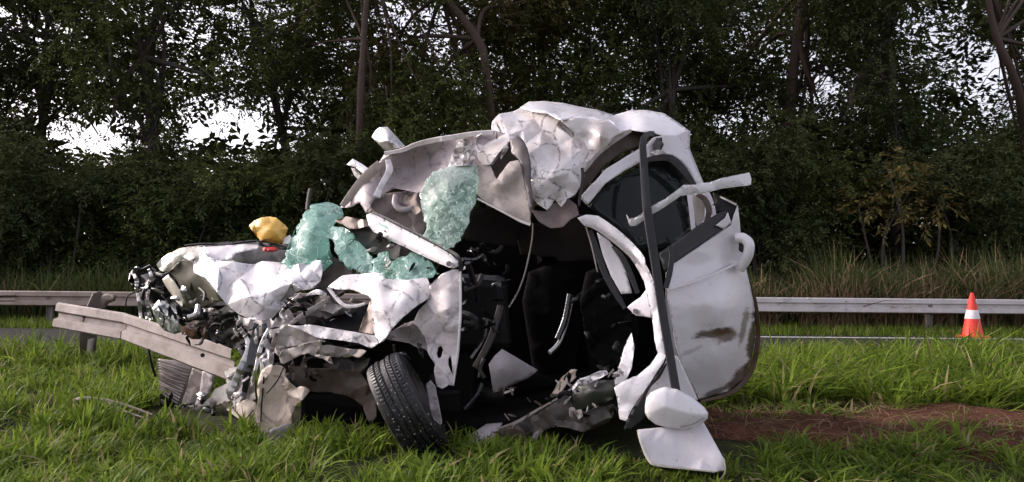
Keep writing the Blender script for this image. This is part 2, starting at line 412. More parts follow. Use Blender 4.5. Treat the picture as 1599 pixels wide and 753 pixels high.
        for k in range(len(ct)):
            p0, p1, p2 = A_[k]; den_ = (p1[1] - p2[1]) * (p0[0] - p2[0]) + (p2[0] - p1[0]) * (p0[1] - p2[1])
            if abs(den_) < 1e-9: continue
            w0 = ((p1[1] - p2[1]) * (q[:, 0] - p2[0]) + (p2[0] - p1[0]) * (q[:, 1] - p2[1])) / den_; w1 = ((p2[1] - p0[1]) * (q[:, 0] - p2[0]) + (p0[0] - p2[0]) * (q[:, 1] - p2[1])) / den_; w2 = 1 - w0 - w1
            mn = np.minimum(np.minimum(w0, w1), w2); up_ = mn > best
            hh[up_] = (w0 * hgt[ct[k][0]] + w1 * hgt[ct[k][1]] + w2 * hgt[ct[k][2]])[up_]; best[up_] = mn[up_]
        hh = np.nan_to_num(hh) + .06 * (vnoise(q[:, 0] / 9, q[:, 1] / 9, sd_) - .5)
        crs = np.zeros(len(q)); m = min(len(isc), len(q)); crs[:m] = np.array(isc[:m])
    else:
        b = densify(pts, res, rag, r); b2 = np.array([p[:2] for p in b])
        lo = b2.min(0); hi = b2.max(0)
        gx, gy = np.meshgrid(np.arange(lo[0], hi[0], res), np.arange(lo[1], hi[1], res * .87))
        gx = gx + (np.arange(gx.shape[0]) % 2)[:, None] * res / 2
        gx = gx.ravel() + r.uniform(-.22, .22, gx.size) * res; gy = gy.ravel() + r.uniform(-.22, .22, gy.size) * res
        ok = inpoly(gx, gy, b2) & (edgedist(gx, gy, b2) > res * .45) & outside_holes(gx, gy, res * .45)
        allp = [b2]; n = len(b2); ed = [(i, (i + 1) % n) for i in range(n)]
        for h in hs_:
            ed += [(n + i, n + (i + 1) % len(h)) for i in range(len(h))]; n += len(h); allp.append(h)
        allp.append(np.stack([gx[ok], gy[ok]], 1))
        q, _, tri = cdt(np.concatenate(allp), ed)
        cen = q[tri].mean(1); ok = inpoly(cen[:, 0], cen[:, 1], b2) & outside_holes(cen[:, 0], cen[:, 1]); tri = tri[ok]
        hh, crs = fold(q[:, 0] / 250, q[:, 1] / 250, freq, sd_) if amp else (0.0, None)
    # orient towards the camera
    a = q[tri[:, 1]] - q[tri[:, 0]]; c = q[tri[:, 2]] - q[tri[:, 0]]
    flip = (a[:, 0] * c[:, 1] - a[:, 1] * c[:, 0]) > 0
    tri[flip] = tri[flip][:, ::-1]
    cp = np.array([p[:3] for p in pts] + [tuple(x) for x in ctrl], float)
    dd = tps(cp[:, :2], cp[:, 2], q) if np.ptp(cp[:, 2]) > 1e-6 else np.full(len(q), cp[0, 2])
    dd = np.clip(dd, cp[:, 2].min() - .1, cp[:, 2].max() + .1)
    dd = dd + amp * hh
    if inflate:
        e = np.clip(edgedist(q[:, 0], q[:, 1], b2), 0, None); e = (e / max(e.max(), 1e-6)) ** power
        v1 = P(q[:, 0], q[:, 1], dd - inflate * e); v2 = P(q[:, 0], q[:, 1], dd + inflate * e + .001)
        V = np.concatenate([v1, v2]); N = len(q)
        edgec = {}
        for t in tri:
            for i in range(3):
                k = (t[i], t[(i + 1) % 3]); edgec[k] = 1
        faces = [list(t) for t in tri] + [[x + N for x in t[::-1]] for t in tri]
        for (i, j) in edgec:
            if (j, i) not in edgec: faces.append([j, i, i + N, j + N])
        return obj(name, V, faces, mat, parent, True, sharp)
    o = obj(name, P(q[:, 0], q[:, 1], dd), tri, mat, parent, True, sharp, mat2)
    if crs is not None and crush:
        at = o.data.attributes.new('crease', 'FLOAT', 'POINT'); at.data.foreach_set('value', crs.astype(np.float32))
    so_ = o.modifiers.new('thickness', 'SOLIDIFY'); so_.thickness = thick; so_.offset = -1; so_.material_offset = 1 if mat2 else 0; so_.material_offset_rim = 0
    return o
def resample(pts, n):
    p = np.asarray(pts, float); s = np.concatenate([[0], np.cumsum(np.linalg.norm(np.diff(p, axis=0), axis=1))])
    # catmull-rom through the points
    t = np.linspace(0, s[-1], n); out = []
    for x in t:
        i = min(max(np.searchsorted(s, x) - 1, 0), len(p) - 2); u = (x - s[i]) / (s[i + 1] - s[i] + 1e-9)
        p0 = p[max(i - 1, 0)]; p1 = p[i]; p2 = p[i + 1]; p3 = p[min(i + 2, len(p) - 1)]
        out.append(.5 * ((2 * p1) + (p2 - p0) * u + (2 * p0 - 5 * p1 + 4 * p2 - p3) * u * u + (3 * p1 - p0 - 3 * p2 + p3) * u ** 3))
    return np.array(out)
def sweep_geo(path, prof, side, radii=None):
    """prof: (k,2) profile in (side, other) axes; side: reference vector for the profile's first axis"""
    path = np.asarray(path); n = len(path); k = len(prof); V = []
    for i in range(n):
        t = path[min(i + 1, n - 1)] - path[max(i - 1, 0)]; t = t / (np.linalg.norm(t) + 1e-9)
        sv = side[i] if np.ndim(side) == 2 else side
        b = np.cross(sv, t); b /= np.linalg.norm(b) + 1e-9; a = np.cross(t, b)
        rr = 1.0 if radii is None else radii[i]
        for (x, y) in prof: V.append(path[i] + rr * (x * a + y * b))
    Fc = []
    for i in range(n - 1):
        for j in range(k): Fc.append([i * k + j, i * k + (j + 1) % k, (i + 1) * k + (j + 1) % k, (i + 1) * k + j])
    Fc.append(list(range(k))[::-1]); Fc.append([(n - 1) * k + j for j in range(k)])
    return np.array(V), Fc
def circ(k, r=1.0): return [(r * math.cos(2 * math.pi * i / k), r * math.sin(2 * math.pi * i / k)) for i in range(k)]
def tube(name, mat, parent, pts, r, k=8, n=None, smoothp=True, taper=None, world=False):
    p = np.array([P(*q) for q in pts]) if not world else np.array(pts, float)
    if smoothp: p = resample(p, n or max(6, len(p) * 5))
    t = p[-1] - p[0]; side = np.cross(t, [0.3, 1, .2]); side /= np.linalg.norm(side) + 1e-9
    rad = None if taper is None else np.linspace(1, taper, len(p))
    V, Fc = sweep_geo(p, circ(k, r), side, rad)
    return obj(name, V, Fc, mat, parent, True, 50)
def strip(name, mat, parent, pts, thick=.01, amp=.004, n=None, bow=0.0):
    """a bent bar: pts = (px, py, depth, width_px); rectangular section with softened edges"""
    SEED[0] += 1; r = np.random.default_rng(SEED[0])
    p = np.array(pts, float); q = resample(p, n or max(8, len(p) * 6))
    m = len(q); V = []; prof = [(-1, .6), (-.8, 1), (.8, 1), (1, .6), (1, -.6), (.8, -1), (-.8, -1), (-1, -.6)]
    nz = np.convolve(r.normal(0, 1, m + 4), np.ones(5) / 5, 'valid') * amp
    for i in range(m):
        t = q[min(i + 1, m - 1)][:2] - q[max(i - 1, 0)][:2]; t = t / (np.linalg.norm(t) + 1e-9); nrm = np.array([-t[1], t[0]])
        w = max(q[i][3], .8) / 2
        for (x, y) in prof:
            px, py = q[i][:2] + nrm * w * x
            V.append(P(px, py, q[i][2] + nz[i] - y * thick / 2 + bow * x * x))
    k = 8; Fc = []
    for i in range(m - 1):
        for j in range(k): Fc.append([i * k + j, (i + 1) * k + j, (i + 1) * k + (j + 1) % k, i * k + (j + 1) % k])
    Fc.append(list(range(k))); Fc.append([(m - 1) * k + j for j in range(k)][::-1])
    return obj(name, V, Fc, mat, parent, True, 35)
def box_geo(c, s, rot=None):
    c = np.asarray(c, float); s = np.asarray(s, float) / 2
    v = np.array([[x, y, z] for x in (-1, 1) for y in (-1, 1) for z in (-1, 1)], float) * s
    if rot is not None: v = v @ np.asarray(rot).T
    f = [[0, 1, 3, 2], [4, 6, 7, 5], [0, 4, 5, 1], [2, 3, 7, 6], [0, 2, 6, 4], [1, 5, 7, 3]]
    return v + c, f
def box(name, mat, parent, c, s, rot=None, bevel=.01):
    v, f = box_geo(c, s, rot); o = obj(name, v, f, mat, parent, False)
    if bevel: b = o.modifiers.new('bevel', 'BEVEL'); b.width = bevel; b.segments = 2
    return o
def join_geo(parts):
    V = []; Fc = []; n = 0
    for v, f in parts:
        V.append(np.asarray(v)); Fc += [[x + n for x in q] for q in f]; n += len(v)
    return np.concatenate(V), Fc

# ------------------------------------------------------------------ ground, road
def ground_z(x, y):
    a = np.clip((8.0 - y) / 1.5, 0, 1)
    return a * ((vnoise(x * .9, y * .9, 3) - .5) * .05 + (vnoise(x * 4, y * 4, 4) - .5) * .02) - .012
def make_ground():
    xs = np.concatenate([[-400, -150, -60, -25], np.arange(-10, 10.01, .16), [25, 60, 150, 400]])
    ys = np.concatenate([[-150, -40, -10, 0], np.arange(1.6, 9.0, .16), [9.2, 10, 12, 14, 18, 24, 40, 90, 250, 800]])
    X, Y = np.meshgrid(xs, ys); Z = ground_z(X, Y)
    nx = len(xs); Fc = [[j * nx + i, j * nx + i + 1, (j + 1) * nx + i + 1, (j + 1) * nx + i] for j in range(len(ys) - 1) for i in range(nx - 1)]
    o = obj('ground', np.stack([X, Y, Z], -1).reshape(-1, 3), Fc, 'earth', None, True, 80, origin=(0, 0, 0))
    tag(o, 'dark earth under the grass on both sides of the road', 'ground', kind='structure')
make_ground()
def soil_patch():
    # churned bare red earth right of the wreck, an uneven sheet lying on the ground
    n, k = 70, 26; V = []; Fc = []
    for i in range(n + 1):
        x = 1.0 + i * .085
        y0 = 4.72 + .25 * math.sin(x * 1.7) - .05 * x + random.uniform(-.07, .07); y1 = 5.95 + .2 * math.sin(x * 2.3 + 1) + random.uniform(-.08, .08)
        for j in range(k + 1):
            y = y0 + (y1 - y0) * j / k; e = min(j, k - j, i, n - i) / 3.0; e = min(1, e)
            z = float(ground_z(np.array(x), np.array(y))) + .004 + e * (.02 + .05 * (float(vnoise(np.array(x * 5), np.array(y * 5), 8)) - .3) + .025 * float(vnoise(np.array(x * 17), np.array(y * 17), 9)))
            V.append((x, y, z))
    for i in range(n):
        for j in range(k): a = i * (k + 1) + j; Fc.append([a, a + k + 1, a + k + 2, a + 1])
    o = obj('bare_soil', V, Fc, 'soil', None, True, 80); tag(o, 'bare churned red soil beside the wreck', 'soil', kind='structure')
soil_patch()
def slab(name, mat, x0, x1, y0, y1, z, label, cat):
    n = 40; V = []; Fc = []
    for i in range(n + 1):
        x = x0 + (x1 - x0) * i / n; V += [(x, y0, z - .03), (x, y0, z), (x, y1, z), (x, y1, z - .03)]
    for i in range(n):
        for j in range(3): a = i * 4 + j; Fc.append([a, a + 4, a + 5, a + 1])
    o = obj(name, V, Fc, mat, None, False, origin=(0, 0, 0)); tag(o, label, cat, kind='structure'); return o
slab('road', 'asphalt', -200, 200, 8.95, 13.35, .012, 'grey asphalt road running behind the wreck', 'road')
slab('edge_line', 'road_paint', .8, 200, 9.25, 9.38, .016, 'worn white edge line on the near side of the road', 'road marking')
slab('edge_line', 'road_paint', 3.6, 200, 12.85, 12.98, .016, 'worn white edge line on the guardrail side of the road', 'road marking')

# ------------------------------------------------------------------ vegetation helpers
def blades(name, root, yaw, L, wd, bend, mat, label, cat, seg=3):
    n = len(root); nv = 2 * seg + 1
    V = np.zeros((n, nv, 3)); dx = np.cos(yaw); dy = np.sin(yaw); sx = -dy; sy = dx
    tw = rng.normal(0, .5, n)
    for i in range(seg + 1):
        t = i / seg
        h = L * bend * t ** 1.8; z = L * t * (1 - .42 * bend * t)
        w = wd * (1 - t ** 2.2) * .5 * (0.7 + .3 * min(1, t * 3))
        cx = root[:, 0] + dx * h; cy = root[:, 1] + dy * h; cz = root[:, 2] + z
        a = tw * t; ux = sx * np.cos(a); uy = sy * np.cos(a); uz = np.sin(a)
        if i < seg:
            V[:, 2 * i] = np.stack([cx - ux * w, cy - uy * w, cz - uz * w], 1); V[:, 2 * i + 1] = np.stack([cx + ux * w, cy + uy * w, cz + uz * w], 1)
        else: V[:, 2 * seg] = np.stack([cx, cy, cz], 1)
    li = []; ls = []; c = 0
    for i in range(seg - 1): li += [2 * i, 2 * i + 1, 2 * i + 3, 2 * i + 2]; ls.append(c); c += 4
    li += [2 * seg - 2, 2 * seg - 1, 2 * seg]; ls.append(c); c += 3
    li = np.array(li, np.int32); ls = np.array(ls, np.int32)
    me = bpy.data.meshes.new(name); me.vertices.add(n * nv); me.vertices.foreach_set('co', V.astype(np.float32).ravel())
    me.loops.add(n * c); me.loops.foreach_set('vertex_index', (li[None] + (np.arange(n, dtype=np.int32) * nv)[:, None]).ravel().astype(np.int32))
    me.polygons.add(n * seg); me.polygons.foreach_set('loop_start', (ls[None] + (np.arange(n, dtype=np.int32) * c)[:, None]).ravel().astype(np.int32))
    me.update(calc_edges=True); me.materials.append(MATS[mat]); me.shade_smooth()
    o = bpy.data.objects.new(name, me); col.objects.link(o); tag(o, label, cat, kind='stuff'); return o
def in_soil(x, y): 
    e = .18 * np.sin(x * 3.1) + .12 * np.sin(x * 7.7 + 1)
    return (x > 1.05 + .2 * np.sin(y * 5)) & (y > 4.78 + e * .7 - .05 * x) & (y < 5.85 + e)
def under_car(x, y):
    # the crushed body sits on this strip of ground
    ax, ay, bx, by = -2.2, 5.55, 1.05, 4.75
    t = np.clip(((x - ax) * (bx - ax) + (y - ay) * (by - ay)) / ((bx - ax) ** 2 + (by - ay) ** 2), 0, 1)
    return np.hypot(x - ax - t * (bx - ax), y - ay - t * (by - ay)) < .55
def make_grass():
    nc = 5200
    y = 2.4 + (9.0 - 2.4) * rng.uniform(0, 1, nc) ** 1.25; x = rng.uniform(-1, 1, nc) * (1.2 + y * .72)
    tall = .12 + .09 * vnoise(x * 1.1, y * 1.1, 21) + rng.normal(0, .025, nc) + .10 * (vnoise(x * 2.3, y * 2.3, 25) > .74)
    tall += np.where((x > 1.2) & (y > 5.9), .06 + .14 * vnoise(x * .8, y * .8, 23) + .08 * ((x > 2.6) & (y > 7)), 0) + np.where((x < -2.5) & (y > 7.6), .14, 0)
    tall = np.where(in_soil(x, y), tall * .55, tall); tall = np.where((x > .5) & (x < 1.25) & (y > 3.1) & (y < 4.3), np.minimum(tall, .05), tall)
    tall = np.where((y < 4.7) & (y > 3.85), np.minimum(tall, .095 + .06 * vnoise(x * 2, y * 2, 29)), tall)
    tall = np.where((y >= 4.7) & (x < 1), np.minimum(tall, .11 + .10 * vnoise(x * 2, y * 2, 29) + np.clip(y - 7.3, 0, 1) * .15), tall)
    tall = np.where(y < 3.85, np.minimum(tall, .085 + .09 * vnoise(x * 2.6, y * 2.6, 37)), tall)
    gate = rng.uniform(0, 1, nc)
    keep = ~(in_soil(x, y) & (gate > .05 + .5 * (vnoise(x * 1.9, y * 2.6, 61) > .62))) & ~(under_car(x, y) & (gate > .02)) & (vnoise(x * 1.6, y * 1.6, 31) + gate * .6 > .45)
    keep &= ~((x > 1.2) & (x < 2.7) & (y > 8.0))
    x, y, tall = x[keep], y[keep], np.clip(tall[keep], .05, .5); nc = len(x)
    per = 21; X = np.repeat(x, per); Y = np.repeat(y, per); T = np.repeat(tall, per); n = nc * per
    r = np.abs(rng.normal(0, .055, n)); a = rng.uniform(0, 2 * math.pi, n)
    X = X + r * np.cos(a); Y = Y + r * np.sin(a)
    yaw = a + rng.normal(0, .7, n); L = T * rng.uniform(.45, 1.45, n); wd = rng.uniform(.007, .021, n) * np.clip(L / .15, .6, 1.6)
    bend = np.clip(.38 + r * 5 + rng.normal(0, .25, n) + .25 * (X > 1.2) + .12 * (Y < 4.6), .03, 1.25)
    root = np.stack([X, Y, ground_z(X, Y)], 1)
    blades('grass', root, yaw, L, wd, bend, 'grass_blade', 'long green grass growing around the wreck', 'grass')
make_grass()
def make_verge():
    n = 32000; x = rng.uniform(-19, 19, n); y = rng.uniform(13.4, 15.6, n)
    root = np.stack([x, y, np.full(n, -.012)], 1); L = rng.uniform(.08, .26, n)
    blades('verge_grass', root, rng.uniform(0, 6.28, n), L, rng.uniform(.010, .02, n), rng.uniform(.1, .8, n), 'grass_blade', 'short verge grass along the far guardrail', 'grass', 2)
    n = 21000; x = rng.uniform(2.6, 19, n); y = 15.0 + 2.6 * rng.uniform(0, 1, n)
    hgt = .95 + .8 * vnoise(x * .9, y * .5, 41)
    root = np.stack([x, y, np.full(n, -.012)], 1); L = hgt * rng.uniform(.5, 1.25, n)
    blades('reeds', root, rng.uniform(0, 6.28, n), L, rng.uniform(.022, .055, n), np.clip(rng.normal(.55, .25, n), .05, 1.1), 'reed_blade', 'tall half-dry reed grass behind the far guardrail', 'reeds', 4)
    n = 16000; x = rng.uniform(-19, 3.2, n); y = 14.9 + 2.6 * rng.uniform(0, 1, n)
    root = np.stack([x, y, np.full(n, -.012)], 1); L = (.75 + .8 * vnoise(x * .9, y * .5, 43)) * rng.uniform(.5, 1.3, n)
    blades('reeds', root, rng.uniform(0, 6.28, n), L, rng.uniform(.022, .05, n), np.clip(rng.normal(.55, .25, n), .05, 1.1), 'dark_reed', 'dark rank grass below the shrubs behind the broken guardrail', 'grass', 4)
    n = 2600; x = rng.uniform(4.6, 14.5, n); y = rng.uniform(14.75, 15.2, n); x = x[(vnoise(x * 2.2, y * 0, 5) > .3)]; n = len(x); y = y[:n]
    root = np.stack([x, y, np.full(n, -.012)], 1)
    blades('dry_reeds', root, rng.uniform(0, 6.28, n), rng.uniform(.5, 1.4, n), rng.uniform(.02, .05, n), np.clip(rng.normal(.55, .35, n), .05, 1.3), 'dead_grass', 'dead straw-coloured reed leaves hanging behind the guardrail', 'reeds', 4)
    n = 2400; x = rng.uniform(1.0, 6.5, n); y = rng.uniform(4.6, 6.1, n)
    root = np.stack([x, y, ground_z(x, y) + .015], 1)
    blades('dead_grass', root, rng.uniform(0, 6.28, n), rng.uniform(.05, .2, n), rng.uniform(.003, .006, n), np.clip(rng.normal(1.6, .3, n), 1, 2.1), 'dead_grass', 'flattened dead grass on the bare soil', 'dead grass', 3)
make_verge()

GAPS = [(145, 210, 100, 50, .05), (368, 203, 100, 56, .05), (60, 35, 75, 38, .3), (405, 18, 72, 40, .25), (645, 22, 70, 44, .3), (485, 165, 42, 50, .4), (520, 60, 34, 44, .45),
        (1287, 140, 50, 50, .02), (1262, 80, 38, 32, .3), (1440, 40, 75, 42, .3), (1556, 105, 62, 62, .10), (1580, 170, 36, 44, .2), (1160, 190, 32, 34, .25), (1190, 70, 34, 28, .35), (250, 20, 30, 38, .45), (20, 150, 32, 44, .4)]
def gap_keep(c):
    px, py = proj(c); keep = np.ones(len(c), bool)
    for (gx, gy, rx, ry, p) in GAPS:
        q = ((px - gx) / rx) ** 2 + ((py - gy) / ry) ** 2 < 1
        keep &= ~(q & (rng.uniform(0, 1, len(c)) > p))
    return keep
def unit(v): return v / (np.linalg.norm(v, axis=-1, keepdims=True) + 1e-9)
def sprays(c, nspray, rad, K, slen, ll, lw, droop=.25):
    n = len(c) * nspray
    o = np.repeat(c, nspray, 0); d = unit(rng.normal(0, 1, (n, 3)) * np.array([1, 1, .55]) + np.array([0, 0, -droop * .4]))
    o = o + d * (rad * rng.uniform(0, 1, n) ** .6)[:, None]
    sd = unit(np.cross(d, np.array([0, 0, 1.0]) + rng.normal(0, .35, (n, 3))))
    up = np.cross(sd, d)
    V = np.zeros((n, K, 4, 3)); L = slen * rng.uniform(.6, 1.25, n)
    for k in range(K):
        t = (k + .5) / K; sg = 1 if k % 2 else -1
        b = o + d * (L * t)[:, None] + np.array([0, 0, -1.0]) * (L * droop * t * t)[:, None]
        a = unit(d * (.55 + .5 * t) + sd * sg * (1.0 - .5 * t) + rng.normal(0, .28, (n, 3)))
        s = unit(np.cross(a, up + rng.normal(0, .35, (n, 3)))); l = (ll * rng.uniform(.65, 1.3, n))[:, None]; w = (lw * rng.uniform(.7, 1.2, n))[:, None] * .5
        V[:, k, 0] = b; V[:, k, 1] = b + a * l * .5 + s * w; V[:, k, 2] = b + a * l - np.array([0, 0, .15]) * l; V[:, k, 3] = b + a * l * .5 - s * w
    return V.reshape(-1, 3), n * K
def lobe_clumps(cen, rad, n):
    d = unit(rng.normal(0, 1, (n, 3))); r = rng.uniform(.12, 1, n) ** .45
    return cen + d * r[:, None] * rad
def tubes_geo(paths):
    parts = []
    for pts, r0, r1, k in paths:
        p = resample(np.array(pts, float), max(6, len(pts) * 4)); t = p[-1] - p[0]; s = np.cross(t, [.3, 1, .2]); s /= np.linalg.norm(s) + 1e-9
        parts.append(sweep_geo(p, circ(k), s, np.linspace(r0, r1, len(p)) * (1 + .08 * np.sin(np.arange(len(p)) * 1.7))))
    return join_geo(parts)
def tree(name, label, trunkpts, d, r0, lobes, leaf, bark, nclump=40, nspray=11, ll=.12, lw=.054, group='trees beyond the road'):
    tp = [P(x, y, d + dd) for (x, y, dd) in trunkpts]
    g = np.array([tp[0][0], tp[0][1], -.02]); tp = [g] + tp
    t = empty(name, g, label, 'tree', group)
    V, Fc = tubes_geo([(tp, r0, r0 * .5, 10)]); obj('trunk', V, Fc, bark, t, True, 70)
    C = []
    top = tp[-1]
    for (x, y, rx, ry, dd) in lobes:
        c = P(x, y, d + dd); rad = np.array([rx, (rx + ry) * .5, ry]) * d / F
        s = tp[min(len(tp) - 1, max(1, len(tp) - 1 - (random.random() < .4)))]
        mid = (s + c) / 2 + np.array([random.uniform(-.3, .3), random.uniform(-.3, .3), random.uniform(.0, .4)])
        paths = [([s, mid, c], r0 * .38, r0 * .12, 6)]
        for q in range(4):
            e = c + rad * unit(rng.normal(0, 1, 3)) * .8; paths.append(([mid * .5 + c * .5, (mid + e) / 2 + rng.normal(0, .12, 3), e], r0 * .12, .008, 4))
        V, Fc = tubes_geo(paths); obj('limb', V, Fc, bark, t, True, 70)
        C.append(lobe_clumps(c, rad, int(nclump * rx * ry / 7000)))
    C = np.concatenate(C); C = C[gap_keep(C)]
    V, n = sprays(C, nspray, .46, 9, .40, ll, lw)
    quads_obj('crown', V, n, leaf, t, 4, g)
    return t
def shrub(name, label, px, d, lobes, leaf, nclump=38, nspray=12, ll=.105, lw=.048, group='shrubs behind the far guardrail'):
    b = P(px, 430, d); g = np.array([b[0], b[1], -.02]); t = empty(name, g, label, 'shrub', group); C = []; paths = []
    for (x, y, rx, ry, dd) in lobes:
        c = P(x, y, d + dd); rad = np.array([rx, (rx + ry) * .45, ry]) * d / F
        paths.append(([g + rng.normal(0, .12, 3) * [1, 1, 0], (g + c) / 2 + rng.normal(0, .2, 3), c], .05, .012, 5))
        C.append(lobe_clumps(c, rad, int(nclump * rx * ry / 4000)))
    V, Fc = tubes_geo(paths); obj('stem', V, Fc, 'bark_grey', t, True, 70)
    C = np.concatenate(C); C = C[gap_keep(C)]; C = C[C[:, 2] > .15]
    V, n = sprays(C, nspray, .40, 9, .34, ll, lw); quads_obj('foliage', V, n, leaf, t, 4, g)
    return t

def lobeset(cx, n, x0, x1, y0, y1, r0, r1, dj=1.2):
    out = []
    for i in range(n):
        y = y0 + (y1 - y0) * (i + random.random()) / n
        out.append((cx + random.uniform(x0, x1), y, random.uniform(r0, r1), random.uniform(r0, r1) * .75, random.uniform(-dj, dj)))
    return out
TREES = [
    (-60, 21.5, .20, 'leaf_dark', 'dark evergreen at the far end of the thicket behind the broken guardrail', [(-60, 300, 0), (-50, 120, 0)]),
    (70, 22.0, .18, 'leaf_dark', 'dark tree with light showing under its crown, behind the twisted guardrail', [(60, 300, 0), (66, 200, 0), (90, 60, 0)]),
    (235, 20.5, .24, 'leaf_mid', 'thick trunked tree wrapped in creeper left of the bright opening', [(236, 320, 0), (240, 220, 0), (225, 90, 0)]),
    (420, 22.5, .17, 'leaf_dark', 'dark tree whose leaning branches cross the bright opening', [(452, 300, 0), (440, 200, 0), (395, 40, 0)]),
    (575, 19.5, .115, 'leaf_mid', 'slim straight tree rising above the upturned roof bracket', [(560, 330, -1), (562, 180, -1.5), (568, 60, -1.3), (578, -60, -1)]),
    (720, 21.0, .17, 'leaf_olive', 'tree with bare reddish limbs above the shattered windscreen', [(775, 320, -1), (760, 120, -2.2), (745, 60, -2.2), (690, -10, -2)]),
    (880, 21.5, .2, 'leaf_mid', 'full leafy tree directly above the buckled roof', [(850, 300, 0), (848, 120, 0), (835, 10, 0)]),
    (1040, 20.5, .2, 'leaf_dark', 'dense dark tree behind the raised white roof corner', [(1040, 320, 0), (1050, 140, 0)]),
    (1220, 21.5, .22, 'leaf_mid', 'tree with twin reddish trunks beside the small bright gap', [(1226, 300, 0), (1234, 150, -.8), (1246, 60, -1.1), (1252, -20, -.5)]),
    (1390, 20.0, .2, 'leaf_dark', 'broad dark tree with layered foliage above the yellowish shrub', [(1400, 320, 0), (1395, 180, 0), (1385, 60, 0)]),
    (1600, 22.0, .15, 'leaf_dark', 'forked tree with bare rising branches behind the traffic cone', [(1605, 300, -1), (1590, 140, -2.4), (1556, 60, -2.4), (1538, -30, -2)]),
]
TREES += [(x, 22.0, .2, 'leaf_dark', lab, [(x, 300, 0), (x + 10, 120, 0)]) for x, lab in (
    (-230, 'first tree of the wood past the twisted guardrail'), (-400, 'second tree of the wood past the twisted guardrail'), (1770, 'first tree of the wood past the forked tree'), (1940, 'second tree of the wood past the forked tree'))]
for (cx, d, r0, leaf, lab, tp) in TREES:
    lb = lobeset(cx, 12, -125, 125, -120, 240, 62, 98) + [(tp[0][0] + random.uniform(-12, 12), y, 34, 44, -.3) for y in (200, 270)]
    far = cx < -150 or cx > 1700
    tree('tree', lab, tp, d, r0, lb, leaf, 'bark' if cx in (575, 720, 1220, 1600) else 'bark_grey', nclump=17 if far else 40, ll=.17 if far else .12)
SHR = [(-40, 'leaf_dark'), (75, 'leaf_dark'), (190, 'leaf_mid'), (300, 'leaf_dark'), (415, 'leaf_mid'), (520, 'leaf_dark'), (640, 'leaf_dark'), (780, 'leaf_mid'), (910, 'leaf_dark'),
       (1050, 'leaf_dark'), (1180, 'leaf_dark'), (1290, 'leaf_mid'), (1480, 'leaf_dark'), (1600, 'leaf_mid'), (1750, 'leaf_dark'), (1900, 'leaf_mid'), (-180, 'leaf_mid'), (-330, 'leaf_dark')]
WHERE = ['past the end of the broken guardrail', 'behind the twisted guardrail post', 'behind the upright black scrap of the wreck', 'behind the wreck bonnet edge', 'behind the yellow plastic on the wreck',
         'behind the standing teal glass', 'behind the upturned roof bracket', 'behind the hanging windscreen', 'behind the crumpled roof front', 'behind the raised roof corner', 'behind the door handle of the wreck',
         'beside the yellowish shrub on its wreck side', 'behind the traffic cone', 'past the traffic cone', 'of the first pair past the forked tree', 'of the second pair past the forked tree', 'two shrubs past the end of the broken guardrail', 'three shrubs past the end of the broken guardrail']
for i, (x, leaf) in enumerate(SHR):
    top = 245 if x < 700 else 215
    lb = lobeset(x, 5, -75, 75, top, 400, 48, 76, .7)
    shrub('shrub', ('dark' if leaf == 'leaf_dark' else 'mid green') + ' shrub ' + WHERE[i], x, random.uniform(17.3, 18.6), lb, leaf)
shrub('yellow_shrub', 'yellowish olive shrub with drooping sprays behind the guardrail', 1400, 16.9,
      [(1385, 262, 40, 24, 0), (1340, 320, 38, 22, .1), (1420, 300, 60, 26, 0), (1465, 320, 44, 22, .1), (1390, 330, 50, 24, 0)], 'leaf_yellow', 15, 8, .15, .055)
def backing():
    n = 3200; px = rng.uniform(-520, 2120, n); py = rng.uniform(225, 440, n); c = P(px, py, rng.uniform(20, 25, n)); c = c[gap_keep(c)]
    px, py = proj(c)
    V, m = sprays(c, 6, .6, 6, .6, .34, .17)
    o = quads_obj('woodland', V, m, 'leaf_dark'); tag(o, 'dark mass of woodland undergrowth behind the shrubs', 'woodland', kind='stuff')
    n = 3500; px = rng.uniform(-520, 2120, n); py = rng.uniform(-160, 230, n); c = P(px, py, rng.uniform(25, 29, n)); c = c[gap_keep(c)]
    V, m = sprays(c, 6, .7, 6, .7, .32, .15)
    o = quads_obj('woodland', V, m, 'leaf_dark'); tag(o, 'far tree tops of the wood seen through the nearer crowns', 'woodland', kind='stuff')
backing()

